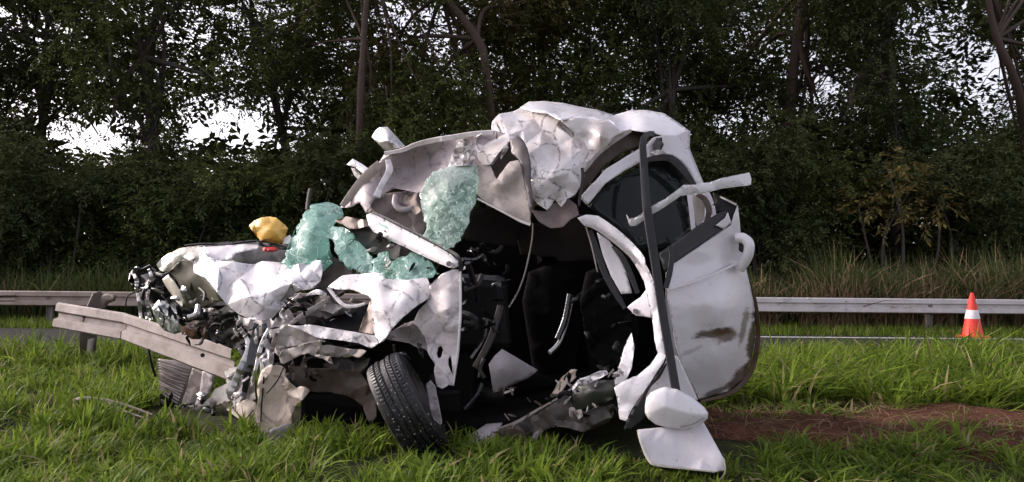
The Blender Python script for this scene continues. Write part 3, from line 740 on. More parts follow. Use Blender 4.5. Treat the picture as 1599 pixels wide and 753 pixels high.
# ------------------------------------------------------------------ guardrails and cone
def wprof(hh=.27, dep=.075):
    z = [-.5, -.44, -.17, -.08, .08, .17, .44, .5]; y = [.45, .0, .0, .85, .85, .0, .0, .45]
    a = [(zz * hh, (yy - .4) * dep) for zz, yy in zip(z, y)]
    b = [(zz, yy + .006) for zz, yy in a[::-1]]
    return a + b
def rail_geo(path, prof, up):
    return sweep_geo(np.array(path, float), prof, up)
def far_rail():
    y, zc = 14.3, .50
    t = empty('guardrail', (0, y, 0), 'long steel guardrail along the far edge of the road', 'guardrail')
    xs = np.arange(-22.46, 22.5, 4.08)
    for i in range(len(xs) - 1):
        V, Fc = rail_geo([(xs[i], y + .003 * (i % 2), zc), ((xs[i] + xs[i + 1]) / 2, y, zc), (xs[i + 1] + .12, y + .003 * (i % 2), zc)], wprof(), np.array([0, 0, 1.0]))
        o = obj('rail_beam', V, Fc, 'pale_galvanised' if xs[i] > -3 else 'dirty_galvanised', t, False)
        for xx in (xs[i] + .06,):
            for zz in (-.07, .07):
                V, Fc = sweep_geo(np.array([(xx, y - .035, zc + zz), (xx, y - .05, zc + zz)]), circ(6, .014), np.array([0, 0, 1.0])); obj('bolt', V, Fc, 'galvanised', t, False)
    for x in np.arange(-22.36, 20, 4.08) + 1.55:
        v1, f1 = box_geo((x, y + .12, .29), (.10, .012, .64)); v2, f2 = box_geo((x - .05, y + .10, .29), (.006, .06, .64)); v3, f3 = box_geo((x + .05, y + .10, .29), (.006, .06, .64))
        v4, f4 = box_geo((x, y + .07, zc), (.08, .08, .2))
        V, Fc = join_geo([(v1, f1), (v2, f2), (v3, f3), (v4, f4)]); obj('post', V, Fc, 'galvanised', t, False)
paint('pale_galvanised', (.62, .59, .59), (.30, .26, .24), .5, .1, .45, 0)
paint('dirty_galvanised', (.38, .30, .265), (.17, .11, .08), .7, .2, .6, 0)
far_rail()
def broken_rail():
    base = gnd(140, 566)
    t = empty('broken_guardrail', base, 'broken guardrail section bent at a kink, its post leaning by the wreck front', 'guardrail')
    A = P(88, 492, 8.2); B = P(193, 510, 7.45); C = P(362, 569, 6.0)
    up1 = np.array([.10, .05, 1.0]); up2 = np.array([.22, -.12, 1.0])
    def seg(a, b, u, hh0, hh1, nm):
        n = 14; path = [a + (b - a) * i / (n - 1) for i in range(n)]
        V = []; pr = np.array(wprof(1.0, .05)); tdir = unit(b - a); bb = unit(np.cross(u, tdir)); aa = np.cross(tdir, bb)
        if bb[1] < 0: pass
        k = len(pr); r = np.random.default_rng(len(nm) + int(hh0 * 1000))
        for i in range(n):
            hh = hh0 + (hh1 - hh0) * i / (n - 1); j = r.normal(0, .002, k // 2); j = np.concatenate([j, j[::-1]])
            for q in range(k): V.append(path[i] + aa * pr[q, 0] * hh + bb * (pr[q, 1] + j[q]))
        Fc = []
        for i in range(n - 1):
            for q in range(k): Fc.append([i * k + q, i * k + (q + 1) % k, (i + 1) * k + (q + 1) % k, (i + 1) * k + q])
        Fc += [list(range(k))[::-1], [(n - 1) * k + q for q in range(k)]]
        return obj(nm, V, Fc, 'galvanised', t, True, 12)
    seg(A, B, up1, .27, .26, 'rail_beam'); s2 = seg(B + (C - B) * .005, C, up2, .255, .265, 'rail_beam')
    for (px, py, d) in ((131, 495, 8.0), (316, 555, 6.28)):
        q = P(px, py, d - .14)
        tube('bolt_hole', 'black_rubber', t, [q, q + np.array([.0, .01, 0])], .017, 10, 2, False, None, True)
    sheet('post', 'post_brown', t, [(146, 458, 8.0), (158, 455, 8.05), (163, 466, 8.1), (157, 485, 8.05), (160, 505, 8), (152, 522, 8), (150, 545, 8.0), (143, 568, 8.1), (113, 566, 8.0), (122, 545, 7.95), (126, 510, 7.9), (136, 480, 7.95)], amp=.012, freq=6, thick=.02, mat2=None, res=6)
    sheet('post_flange', 'post_brown', t, [(159, 462, 8.0), (166, 458, 7.95), (181, 462, 7.9), (178, 470, 7.9), (168, 474, 7.95), (162, 485, 8.0), (150, 486, 8.0)], amp=.02, freq=7, thick=.012, mat2=None, res=5)
    sheet('post_flange', 'grey_primer', t, [(137, 530, 7.95), (146, 528, 7.9), (143, 548, 7.9), (150, 567, 8.0), (133, 568, 8.0)], amp=.012, freq=7, thick=.012, mat2=None, res=5)
    # the other torn end, further along the verge
    e = P(-40, 466, 10.5); t2 = empty('rail_stub', (e[0], e[1], 0), 'dark torn guardrail end sticking out over the verge grass', 'guardrail')
    V, Fc = rail_geo([P(-260, 462, 11.2), P(-60, 465, 10.6), P(26, 464, 10.3)], wprof(.115, .06), np.array([0, .2, 1.0])); obj('rail_beam', V, Fc, 'post_brown', t2, False)
    q = P(-90, 470, 10.75); v, f = box_geo((q[0], q[1], .28), (.1, .06, .62)); obj('post', v, f, 'post_brown', t2, False)
broken_rail()
def cone():
    g = gnd(1519, 528, .012); x, y, z = g; s = .76 / 1.0
    t = empty('traffic_cone', g, 'orange traffic cone with one white band standing on the road', 'traffic cone')
    def lathe(nm, prof, mat, k=28):
        V = []; Fc = []
        for (r, h) in prof:
            for i in range(k): a = 2 * math.pi * i / k; V.append((x + r * math.cos(a), y + r * math.sin(a), z + h))
        for j in range(len(prof) - 1):
            for i in range(k): Fc.append([j * k + i, j * k + (i + 1) % k, (j + 1) * k + (i + 1) % k, (j + 1) * k + i])
        Fc.append([(len(prof) - 1) * k + i for i in range(k)])
        return obj(nm, V, Fc, mat, t, True, 40)
    v, f = box_geo((x, y, z + .022), (.38, .38, .04)); b = obj('base', v, f, 'cone_orange', t, False); m = b.modifiers.new('bevel', 'BEVEL'); m.width = .015; m.segments = 3
    lathe('cone_body', [(.165, .04), (.158, .06), (.112, .33), (.080, .50), (.072, .56), (.03, .745), (.026, .76), (.016, .762)], 'cone_orange')
    lathe('white_band', [(.1165, .325), (.1175, .33), (.0885, .468), (.0875, .472), (.07, .472)], 'cone_white')
    a = unit(np.array([.85, -.5, .2])); c = np.array([x, y, z]) + np.array([.055, -.025, .60])
    V, Fc = sweep_geo(np.array([c, c + a * .012]), [(p[0] * 1.6, p[1]) for p in circ(10, .028)], np.array([-.15, 0, 1.0])); obj('reflector', V, Fc, 'cone_white', t, False)
cone()

# ------------------------------------------------------------------ the wreck
CAR = empty('wrecked_car', (-.25, 5.0, 0), 'crushed white car with buckled roof, torn-off front and shattered windscreen on the grass', 'car')
def Z(ox, oy, s, *pts): return [(ox + p[0] / s, oy + p[1] / s) + tuple(p[2:]) for p in pts]

# --- dark inner volume: floor pan, firewall, engine, far side, seats
def wbox(name, mat, parent, px0, py0, px1, py1, d0, d1, skew=0.0, bevel=.03, jit=.02):
    """a battered box whose front face spans the pixel rectangle at depth d0, reaching back to d1"""
    r = np.random.default_rng(int(px0 * 7 + py0)); V = []
    c = [P(px0 + skew, py0, d0), P(px1 + skew, py0, d0), P(px1, py1, d0), P(px0, py1, d0)]
    back = np.array([0, d1 - d0, 0])
    V = [q + r.normal(0, jit, 3) for q in c] + [q + back + r.normal(0, jit, 3) for q in c]
    Fc = [[0, 3, 2, 1], [4, 5, 6, 7], [0, 1, 5, 4], [2, 3, 7, 6], [1, 2, 6, 5], [0, 4, 7, 3]]
    o = obj(name, V, Fc, mat, parent, False)
    if bevel: b = o.modifiers.new('bevel', 'BEVEL'); b.width = bevel; b.segments = 2
    return o
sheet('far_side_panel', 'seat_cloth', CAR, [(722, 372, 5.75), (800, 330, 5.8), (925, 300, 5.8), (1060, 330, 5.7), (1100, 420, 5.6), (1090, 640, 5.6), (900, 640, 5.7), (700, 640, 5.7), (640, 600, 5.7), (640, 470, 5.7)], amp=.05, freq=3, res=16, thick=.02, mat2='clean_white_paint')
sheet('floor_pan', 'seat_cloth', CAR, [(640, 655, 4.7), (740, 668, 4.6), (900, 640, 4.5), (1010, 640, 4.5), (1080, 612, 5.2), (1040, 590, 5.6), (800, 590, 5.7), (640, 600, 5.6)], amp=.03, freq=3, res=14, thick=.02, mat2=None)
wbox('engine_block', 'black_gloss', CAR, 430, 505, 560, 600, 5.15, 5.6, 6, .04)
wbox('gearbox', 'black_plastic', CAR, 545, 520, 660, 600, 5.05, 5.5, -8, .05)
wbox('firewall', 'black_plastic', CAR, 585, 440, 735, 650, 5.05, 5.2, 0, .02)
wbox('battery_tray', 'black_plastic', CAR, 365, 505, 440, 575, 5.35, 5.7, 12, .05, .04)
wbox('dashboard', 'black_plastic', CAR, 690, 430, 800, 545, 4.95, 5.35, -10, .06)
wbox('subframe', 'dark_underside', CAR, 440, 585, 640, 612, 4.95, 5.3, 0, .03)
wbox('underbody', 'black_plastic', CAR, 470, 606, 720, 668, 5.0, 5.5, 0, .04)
# seats
def seat(name, x0, d):
    s = sheet(name, 'seat_cloth', CAR, [(x0, 470, d), (x0 + 10, 425, d + .05), (x0 + 50, 410, d + .1), (x0 + 82, 430, d + .08), (x0 + 92, 520, d), (x0 + 80, 590, d - .05), (x0 + 20, 600, d - .05)], amp=.03, freq=5, inflate=.10, res=9)
    h = sheet('headrest', 'seat_cloth', s, [(x0 + 22, 392, d + .1), (x0 + 60, 388, d + .1), (x0 + 66, 408, d + .1), (x0 + 25, 412, d + .1)], amp=.01, inflate=.06, res=7)
    sheet('cushion', 'seat_cloth', s, [(x0 - 40, 590, d - .15), (x0 + 20, 578, d - .05), (x0 + 85, 580, d - .05), (x0 + 85, 622, d - .1), (x0 - 20, 635, d - .15)], amp=.02, freq=5, inflate=.10, res=9)
seat('seat', 905, 4.95); seat('seat', 815, 5.35)
sheet('torn_upholstery', 'seat_cloth', CAR, [(905, 470, 4.6), (930, 440, 4.62), (965, 436, 4.6), (985, 470, 4.55), (988, 520, 4.5), (975, 560, 4.5), (950, 575, 4.55), (925, 560, 4.6), (915, 520, 4.62)], amp=.06, freq=8, res=6, thick=.01, mat2=None)
sheet('headliner', 'headliner_dark', CAR, [(726, 362, 4.78), (738, 326, 4.85), (775, 322, 4.9), (812, 344, 4.9), (806, 386, 4.85), (772, 382, 4.8), (728, 376, 4.76)], amp=.02, freq=4, res=8, rag=1, thick=.006, mat2=None)
sheet('headliner', 'headliner_dark', CAR, [(803, 346, 4.95), (860, 350, 5.0), (905, 335, 5.0), (930, 345, 4.95), (926, 407, 4.85), (872, 408, 4.85), (868, 401, 4.85), (812, 397, 4.88)], amp=.025, freq=4, res=8, rag=1, thick=.006, mat2=None)
tube('roof_cable', 'grey_primer', CAR, [(832, 349, 4.52), (831, 372, 4.55), (826, 400, 4.6), (818, 432, 4.62), (808, 458, 4.66), (795, 480, 4.7)], .0045, 6)
tube('gear_lever', 'silver_metal', CAR, [(893, 465, 4.75), (884, 505, 4.7), (873, 535, 4.66), (858, 551, 4.62)], .014, 8)
tube('gear_lever', 'black_gloss', CAR, [(890, 460, 4.72), (882, 500, 4.68), (870, 530, 4.64)], .02, 8)
sheet('cloth_panel', 'pale_cloth', CAR, [(763, 569, 4.55), (772, 556, 4.56), (784, 545, 4.6), (803, 556, 4.65), (826, 570, 4.75), (840, 578, 4.8), (826, 590, 4.75), (800, 602, 4.7), (771, 614, 4.6)], ctrl=[(785, 575, 4.5)], amp=.02, freq=6, res=6, thick=.004, mat2=None)
sheet('cloth_panel', 'pale_cloth', CAR, [(725, 694, 4.4), (738, 676, 4.45), (760, 662, 4.5), (785, 660, 4.5), (775, 678, 4.42), (764, 696, 4.38), (742, 702, 4.36)], ctrl=[(752, 680, 4.36)], amp=.02, freq=6, res=6, thick=.004, mat2=None)
# dark cabin clutter with small highlights
for i, (a, b, r_) in enumerate([((742, 575, 4.62), (782, 478, 4.75), .022), ((748, 590, 4.6), (770, 525, 4.7), .012), ((735, 560, 4.55), (760, 500, 4.7), .010), ((726, 452, 4.6), (752, 430, 4.7), .016), ((722, 405, 4.5), (752, 398, 4.62), .012),
                               ((730, 410, 4.55), (745, 470, 4.7), .02), ((756, 560, 4.62), (757, 590, 4.6), .013), ((930, 440, 4.55), (972, 432, 4.55), .014), ((725, 640, 4.5), (752, 600, 4.6), .012)]):
    m = ((a[0] + b[0]) / 2 + random.uniform(-8, 8), (a[1] + b[1]) / 2 + random.uniform(-5, 5), (a[2] + b[2]) / 2)
    tube(['steering_column', 'wiper_arm', 'pedal_arm', 'bracket', 'wiper_arm', 'bracket', 'pedal_arm', 'seat_belt_anchor', 'pedal_arm'][i], 'black_gloss' if i % 3 else 'dark_underside', CAR, [a, m, b], r_, 7)

# --- bonnet
BON = sheet('bonnet', 'white_paint', CAR, [(318, 385, 5.45), (324, 401, 5.4), (342, 408, 5.38), (366, 409, 5.35), (388, 413, 5.3), (400, 413, 5.3), (412, 407, 5.28), (436, 409, 5.22), (452, 417, 5.12), (480, 410, 5.05), (500, 406, 5.02), (505, 420, 4.96),
    (502, 438, 4.92), (488, 450, 4.92), (459, 459, 4.98), (449, 471, 5.0), (440, 484, 5.0), (425, 498, 5.0), (410, 498, 5.02), (398, 502, 5.02), (387, 496, 5.05), (373, 491, 5.08), (355, 477, 5.14), (339, 456, 5.2), (321, 436, 5.26), (304, 424, 5.32), (303, 412, 5.4)],
    ctrl=[(480, 430, 4.90), (380, 440, 5.12), (420, 460, 4.96), (345, 425, 5.22), (400, 428, 5.22), (432, 432, 5.02)], amp=.125, freq=4.6, res=2.2, rag=1.2, sharp=9)
sheet('bonnet_edge', 'cream_and_sunlit_paint', BON, [(244, 411, 5.62), (262, 397, 5.6), (280, 387, 5.62), (300, 385, 5.62), (318, 386, 5.5), (322, 400, 5.45), (316, 409, 5.4), (306, 403, 5.45), (298, 409, 5.47), (285, 405, 5.5), (273, 413, 5.52), (264, 423, 5.55), (254, 424, 5.6), (247, 420, 5.62)],
      ctrl=[(280, 398, 5.45), (300, 396, 5.42)], amp=.07, freq=7, res=3, rag=1, sharp=15)  # left-facing white edge, its warm sunlight painted in as cream
sheet('bonnet_underside', 'olive_underside', BON, [(264, 424, 5.62), (273, 413, 5.6), (285, 405, 5.58), (306, 406, 5.5), (308, 425, 5.42), (322, 437, 5.38), (340, 457, 5.32), (345, 470, 5.35), (320, 478, 5.5), (300, 482, 5.55), (289, 478, 5.58), (284, 452, 5.6), (276, 438, 5.62)], amp=.06, freq=4, res=6, mat2=None)
sheet('bonnet_edge', 'cream_and_sunlit_paint', BON, [(253, 436, 5.6), (262, 429, 5.56), (272, 440, 5.52), (282, 456, 5.5), (287, 470, 5.48), (284, 480, 5.5), (273, 468, 5.54), (260, 449, 5.58)], amp=.05, freq=7, res=4.5)
sheet('bonnet_edge', 'clean_white_paint', BON, [(320, 386, 5.62), (340, 384, 5.62), (380, 381, 5.6), (404, 382, 5.58), (405, 388, 5.52), (380, 393, 5.5), (368, 396, 5.5), (361, 405, 5.46), (340, 407, 5.46), (325, 402, 5.5)], amp=.03, freq=6, res=5)
sheet('inner_panel', 'black_plastic', CAR, [(228, 436, 5.95), (262, 420, 5.92), (300, 400, 5.9), (345, 440, 5.75), (400, 480, 5.6), (445, 540, 5.4), (430, 572, 5.35), (396, 570, 5.45), (368, 545, 5.6), (330, 530, 5.75), (290, 516, 5.85), (240, 494, 5.95)], amp=.10, freq=8, res=4, rag=2, mat2=None)
sheet('scuttle_panel', 'black_plastic', CAR, [(300, 384, 5.9), (350, 379, 5.85), (395, 376, 5.8), (450, 382, 5.65), (500, 400, 5.45), (520, 430, 5.3), (505, 455, 5.2), (440, 415, 5.4), (366, 410, 5.55)], amp=.05, freq=5, res=7, rag=1.5, mat2=None)
tube('wire', 'black_plastic', CAR, [(288, 384, 5.7), (320, 381, 5.66), (350, 383, 5.62), (395, 377, 5.6), (440, 380, 5.55)], .008, 6)
sheet('plastic_bracket', 'black_plastic', CAR, [(400, 377, 5.5), (420, 379, 5.46), (446, 384, 5.42), (452, 390, 5.4), (430, 389, 5.42), (404, 383, 5.48)], amp=.03, freq=9, res=4, mat2=None)
sheet('washer_cap', 'red_plastic', CAR, [(410, 386, 5.42), (430, 386, 5.4), (436, 391, 5.38), (424, 394, 5.38), (409, 392, 5.4)], amp=.01, inflate=.02, res=3)
sheet('torn_strip', 'clean_white_paint', CAR, [(443, 372, 5.48), (452, 367, 5.46), (458, 373, 5.44), (452, 381, 5.42), (442, 380, 5.44)], amp=.02, freq=9, res=4)

# --- windscreen
WS = sheet('windscreen', 'teal_glass', CAR, [(441, 413, 5.12), (447, 397, 5.14), (458, 375, 5.18), (469, 342, 5.22), (478, 330, 5.26), (490, 321, 5.3), (522, 318, 5.34), (534, 325, 5.3), (538, 336, 5.25), (525, 344, 5.18), (520, 354, 5.14), (510, 367, 5.1), (513, 384, 5.08), (517, 402, 5.06), (515, 415, 5.04), (505, 424, 5.02), (492, 416, 5.04), (470, 412, 5.08), (455, 419, 5.1)],
      ctrl=[(490, 350, 5.1), (480, 395, 5.02)], amp=.015, freq=5.5, res=2.0, rag=2.8, thick=.004, mat2=None, sharp=5, crush=9)
sheet('glass_piece', 'teal_glass', WS, [(518, 354, 5.1), (533, 355, 5.06), (545, 362, 5.0), (556, 375, 4.96), (566, 386, 4.92), (576, 398, 4.88), (579, 423, 4.84), (565, 426, 4.85), (550, 418, 4.88), (540, 412, 4.9), (529, 405, 4.94), (523, 389, 4.98), (525, 378, 5.02), (511, 368, 5.08)], amp=.015, freq=5.5, res=2.0, rag=2.8, thick=.004, mat2=None, sharp=5, crush=9)
sheet('glass_piece', 'teal_glass', WS, [(577, 426, 4.83), (582, 408, 4.84), (592, 396, 4.86), (604, 393, 4.85), (608, 407, 4.8), (626, 404, 4.78), (645, 396, 4.74), (661, 402, 4.7), (672, 411, 4.66), (679, 426, 4.6), (660, 436, 4.6), (625, 437, 4.65), (600, 437, 4.7)], amp=.015, freq=5.5, res=2.0, rag=2.8, thick=.004, mat2=None, sharp=5, crush=9)
sheet('glass_piece', 'pale_glass', WS, [(657, 318, 4.6), (659, 297, 4.62), (671, 276, 4.64), (689, 265, 4.66), (715, 258, 4.68), (732, 252, 4.7), (742, 260, 4.66), (745, 286, 4.6), (740, 321, 4.52), (732, 346, 4.46), (716, 374, 4.42), (700, 389, 4.4), (685, 381, 4.42), (664, 370, 4.46), (668, 353, 4.5), (662, 339, 4.54)],
      ctrl=[(705, 310, 4.48)], amp=.015, freq=5.5, res=2.0, rag=2.8, thick=.004, mat2=None, sharp=5, crush=9)
sheet('torn_trim', 'peach_torn', CAR, [(523, 345, 5.05), (540, 338, 5.02), (560, 342, 4.98), (574, 344, 4.94), (578, 352, 4.9), (560, 357, 4.92), (545, 357, 4.96), (535, 350, 5.0)], amp=.06, freq=9, res=4, rag=.8)
sheet('torn_trim', 'dark_underside', CAR, [(545, 358, 4.98), (575, 352, 4.95), (600, 372, 4.9), (640, 390, 4.85), (655, 402, 4.8), (620, 408, 4.86), (600, 400, 4.9), (575, 395, 4.95), (556, 374, 5.0)], amp=.05, freq=8, res=5, rag=1, mat2=None)
tube('wiper_arm', 'dark_underside', CAR, [(480, 328, 5.35), (482, 310, 5.37), (485, 295, 5.38)], .016, 7)
sheet('inner_wing', 'brown_underside', CAR, [(490, 415, 5.1), (520, 400, 5.1), (545, 420, 5.05), (560, 440, 5.0), (520, 470, 4.95), (500, 450, 5.0)], amp=.06, freq=8, res=5, rag=1, mat2=None)

# --- windscreen pillar and cowl, front wing
PIL = sheet('windscreen_pillar', 'clean_white_paint', CAR, [(572, 336, 4.92), (580, 332, 4.9), (602, 344, 4.82), (628, 357, 4.73), (656, 371, 4.63), (680, 384, 4.55), (702, 396, 4.47), (714, 406, 4.42), (716, 416, 4.42), (706, 419, 4.43), (685, 411, 4.5), (660, 400, 4.58), (633, 386, 4.68), (605, 373, 4.77), (583, 362, 4.86), (575, 350, 4.9)], amp=.025, freq=4, res=4, inflate=.024, power=.28, crush=30, rag=.8, sharp=18)
strip('pillar_seal', 'black_rubber', PIL, [(579, 330, 4.9, 3), (604, 341, 4.8, 4), (656, 367, 4.62, 4), (703, 392, 4.45, 5), (716, 402, 4.4, 6), (720, 414, 4.4, 6), (718, 426, 4.41, 5)], .02)
tube('bolt', 'grey_primer', PIL, [(701, 412, 4.36), (701, 412, 4.42)], .016, 10, 2, False)
WING = sheet('front_wing', 'white_paint', CAR, [(512, 448, 4.85), (524, 438, 4.84), (536, 430, 4.82), (562, 428, 4.78), (590, 425, 4.72), (604, 436, 4.64), (640, 437, 4.58), (667, 433, 4.55), (672, 448, 4.5), (670, 465, 4.46), (650, 478, 4.46), (627, 497, 4.44), (611, 514, 4.42), (599, 532, 4.4), (590, 537, 4.42), (585, 526, 4.46), (582, 500, 4.52), (579, 468, 4.6), (574, 462, 4.64), (549, 452, 4.72), (526, 452, 4.8)],
      ctrl=[(590, 470, 4.50), (630, 465, 4.45), (592, 445, 4.6), (610, 450, 4.62)], amp=.035, freq=4, res=3.2, rag=.7, sharp=15)
sheet('wing_edge', 'white_paint', WING, [(450, 508, 4.72), (466, 509, 4.7), (483, 507, 4.66), (510, 512, 4.6), (550, 518, 4.54), (583, 524, 4.46), (592, 535, 4.44), (580, 544, 4.46), (560, 536, 4.5), (523, 530, 4.56), (497, 528, 4.62), (474, 517, 4.68)], amp=.035, freq=6, res=4.5, rag=.8)
strip('wing_edge', 'white_paint', WING, [(512, 449, 4.8, 5), (524, 464, 4.76, 6), (538, 477, 4.72, 6), (556, 478, 4.68, 5), (570, 474, 4.64, 4)], .006)
sheet('wing_fold', 'peach_torn', WING, [(560, 518, 4.56), (566, 503, 4.58), (571, 490, 4.6), (578, 470, 4.6), (583, 500, 4.52), (584, 522, 4.48)], amp=.05, freq=12, res=4, rag=.6)
sheet('inner_wing', 'dark_underside', CAR, [(455, 495, 4.95), (480, 476, 4.95), (520, 468, 4.92), (560, 480, 4.85), (556, 488, 4.84), (520, 492, 4.88), (490, 505, 4.9), (460, 508, 4.92)], amp=.06, freq=8, res=5, rag=1.2, mat2=None)
sheet('inner_wing', 'black_plastic', CAR, [(450, 500, 5.0), (520, 480, 5.0), (575, 475, 4.95), (580, 525, 4.8), (520, 520, 4.9), (460, 515, 4.95)], amp=.05, freq=6, res=6, mat2=None)
sheet('inner_wing', 'grey_primer', CAR, [(428, 537, 4.8), (434, 517, 4.8), (449, 506, 4.78), (464, 512, 4.74), (496, 527, 4.66), (500, 533, 4.66), (474, 538, 4.72), (446, 542, 4.76), (432, 547, 4.8)], amp=.05, freq=6, res=4.5, rag=.8)
sheet('torn_strip', 'beige_lining', CAR, [(440, 547, 4.7), (475, 538, 4.66), (502, 530, 4.62), (501, 545, 4.62), (492, 553, 4.64), (514, 557, 4.6), (520, 568, 4.6), (504, 561, 4.62), (480, 552, 4.64), (462, 558, 4.67), (440, 571, 4.7), (436, 560, 4.72)], amp=.06, freq=10, res=4, rag=1)
sheet('wheel_arch', 'black_plastic', CAR, [(448, 560, 4.85), (500, 545, 4.8), (560, 540, 4.75), (610, 525, 4.7), (650, 505, 4.62), (668, 550, 4.66), (680, 600, 4.7), (690, 640, 4.75), (640, 600, 4.95), (560, 590, 4.95), (480, 590, 4.9), (455, 590, 4.85)], amp=.06, freq=5, res=7, rag=1, mat2=None)
sheet('wheel_arch', 'brown_underside', CAR, [(450, 572, 4.72), (500, 575, 4.74), (560, 580, 4.72), (582, 610, 4.7), (588, 650, 4.66), (578, 660, 4.66), (565, 632, 4.7), (545, 618, 4.74), (515, 612, 4.76), (485, 612, 4.74), (460, 606, 4.72)], amp=.05, freq=6, res=5, rag=1.2, mat2=None)
LIN = sheet('wing_liner', 'liner_plastic', CAR, [(412, 575, 4.66), (427, 570, 4.66), (441, 577, 4.64), (453, 599, 4.6), (460, 607, 4.58), (478, 604, 4.55), (481, 612, 4.54), (470, 624, 4.55), (461, 634, 4.56), (455, 649, 4.56), (458, 664, 4.55), (453, 695, 4.56), (435, 694, 4.58), (414, 683, 4.6), (404, 668, 4.62), (401, 650, 4.64), (402, 610, 4.66)],
      ctrl=[(428, 625, 4.64), (440, 670, 4.58)], amp=.05, freq=5, res=3, rag=2.6, sharp=12, crush=30, mat2='beige_lining')
sheet('liner_tip', 'grey_primer', LIN, [(420, 672, 4.535), (440, 664, 4.51), (456, 660, 4.53), (454, 693, 4.54), (436, 695, 4.55), (424, 688, 4.56)], amp=.01, res=5, rag=.6, thick=.003)
sheet('wing_liner', 'liner_plastic', CAR, [(344, 630, 4.95), (351, 626, 4.94), (362, 634, 4.92), (386, 623, 4.88), (400, 630, 4.84), (402, 659, 4.8), (384, 667, 4.8), (374, 655, 4.84), (361, 645, 4.9)], amp=.05, freq=6, res=5, rag=.9, mat2='beige_lining')
# twisted shards between rail end and wheel
SH = [('silver_metal', [(382, 522, 5.0, 6), (389, 545, 4.95, 11), (374, 580, 4.92, 12), (362, 608, 4.9, 10), (357, 622, 4.9, 5)]), ('silver_metal', [(420, 512, 4.85, 4), (408, 540, 4.82, 7), (400, 575, 4.8, 6), (393, 605, 4.8, 4)]),
      ('galvanised', [(432, 520, 4.78, 5), (425, 545, 4.76, 8), (423, 575, 4.74, 7), (420, 585, 4.74, 3)]), ('cream_and_sunlit_paint', [(407, 560, 4.72, 4), (411, 590, 4.7, 8), (408, 625, 4.68, 9), (406, 662, 4.66, 5)]),
      ('black_gloss', [(400, 505, 4.9, 8), (396, 540, 4.86, 14), (388, 580, 4.84, 12), (380, 620, 4.84, 8)]), ('black_gloss', [(412, 505, 4.88, 8), (416, 535, 4.84, 12), (410, 570, 4.8, 10)]), ('grey_primer', [(378, 500, 5.0, 5), (372, 508, 5.0, 7), (384, 525, 4.98, 6)]),
      ('black_plastic', [(412, 588, 4.66, 2.5), (409, 625, 4.64, 3), (407, 660, 4.63, 2)]), ('black_plastic', [(443, 574, 4.6, 2), (432, 596, 4.58, 2.5), (416, 615, 4.6, 2)]), ('black_plastic', [(425, 570, 4.62, 2.5), (436, 568, 4.6, 2.5), (446, 572, 4.6, 2.5)]),
      ('black_plastic', [(396, 640, 4.8, 2), (384, 655, 4.78, 2), (378, 668, 4.78, 2)]), ('galvanised', [(366, 590, 4.95, 6), (372, 605, 4.92, 9), (364, 622, 4.9, 6)]), ('silver_metal', [(446, 500, 4.9, 3), (438, 490, 4.92, 4), (456, 470, 4.9, 4), (470, 458, 4.88, 3)]), 
      ('black_plastic', [(425, 500, 4.95, 5), (450, 478, 4.92, 7), (490, 462, 4.9, 6), (512, 458, 4.88, 4)]), ('clean_white_paint', [(478, 462, 4.9, 3), (496, 456, 4.86, 8), (510, 462, 4.84, 5)]), ('grey_primer', [(455, 505, 4.86, 6), (480, 488, 4.84, 9), (510, 470, 4.82, 7)])]
for mt, pts in SH: strip('torn_strip', mt, CAR, pts, .012, .02)

# --- front end: radiator, lamp, grille pieces
def radiator():
    a = np.array([P(247, 560, 5.86), P(301, 574, 5.8), P(280, 632, 5.78), P(252, 613, 5.86)])
    R_ = sheet('radiator', 'galvanised', CAR, [(247, 560, 5.9), (275, 563, 5.86), (301, 574, 5.82), (304, 585, 5.8), (289, 606, 5.78), (280, 632, 5.78), (265, 622, 5.84), (252, 613, 5.88)], ctrl=[(270, 590, 5.80)], amp=.02, freq=5, res=5, thick=.03, mat2=None)
    for i in range(13):
        t = (i + .5) / 13; l = a[0] * (1 - t) + a[3] * t; r_ = a[1] * (1 - t) + a[2] * t; m = (l + r_) / 2 + np.array([0, -.028 - .012 * math.sin(i * 1.7), .006 * math.sin(i * 2.3)])
        tube('fin', 'galvanised', R_, [l + [0, -.022, 0], m, r_ + [0, -.03, 0]], .006, 5, 8, True, None, True)
radiator()
sheet('condenser', 'galvanised', CAR, [(300, 575, 5.75), (318, 582, 5.7), (322, 592, 5.68), (312, 630, 5.7), (283, 632, 5.76), (291, 606, 5.76)], amp=.03, freq=6, res=5, thick=.015, mat2=None)
sheet('condenser', 'mauve_primer', CAR, [(316, 580, 5.68), (332, 588, 5.62), (330, 605, 5.62), (316, 632, 5.66), (304, 634, 5.7), (312, 610, 5.68)], amp=.03, freq=6, res=5, thick=.015, mat2=None)
sheet('lower_grille', 'black_plastic', CAR, [(250, 612, 5.84), (266, 622, 5.8), (282, 633, 5.76), (316, 634, 5.64), (336, 608, 5.6), (372, 590, 5.4), (378, 612, 5.3), (348, 630, 5.3), (322, 640, 5.5), (318, 652, 5.6), (298, 655, 5.7), (270, 645, 5.78), (252, 640, 5.84)], amp=.06, freq=8, res=5, rag=1.5, mat2=None)
sheet('bumper_scrap', 'clean_white_paint', CAR, [(280, 642, 5.6), (292, 645, 5.56), (304, 652, 5.54), (296, 655, 5.54), (283, 648, 5.58)], amp=.03, freq=9, res=3)
sheet('headlamp', 'lamp_glass', CAR, [(236, 482, 5.85), (248, 468, 5.85), (264, 472, 5.8), (284, 486, 5.75), (292, 502, 5.72), (287, 518, 5.72), (272, 522, 5.74), (256, 516, 5.8), (244, 502, 5.84)], amp=.03, freq=6, inflate=.06, res=4)
sheet('air_box', 'brown_plastic', CAR, [(276, 498, 5.68), (300, 499, 5.62), (322, 504, 5.58), (326, 530, 5.58), (300, 530, 5.62), (284, 522, 5.66)], amp=.05, freq=7, inflate=.04, res=5)
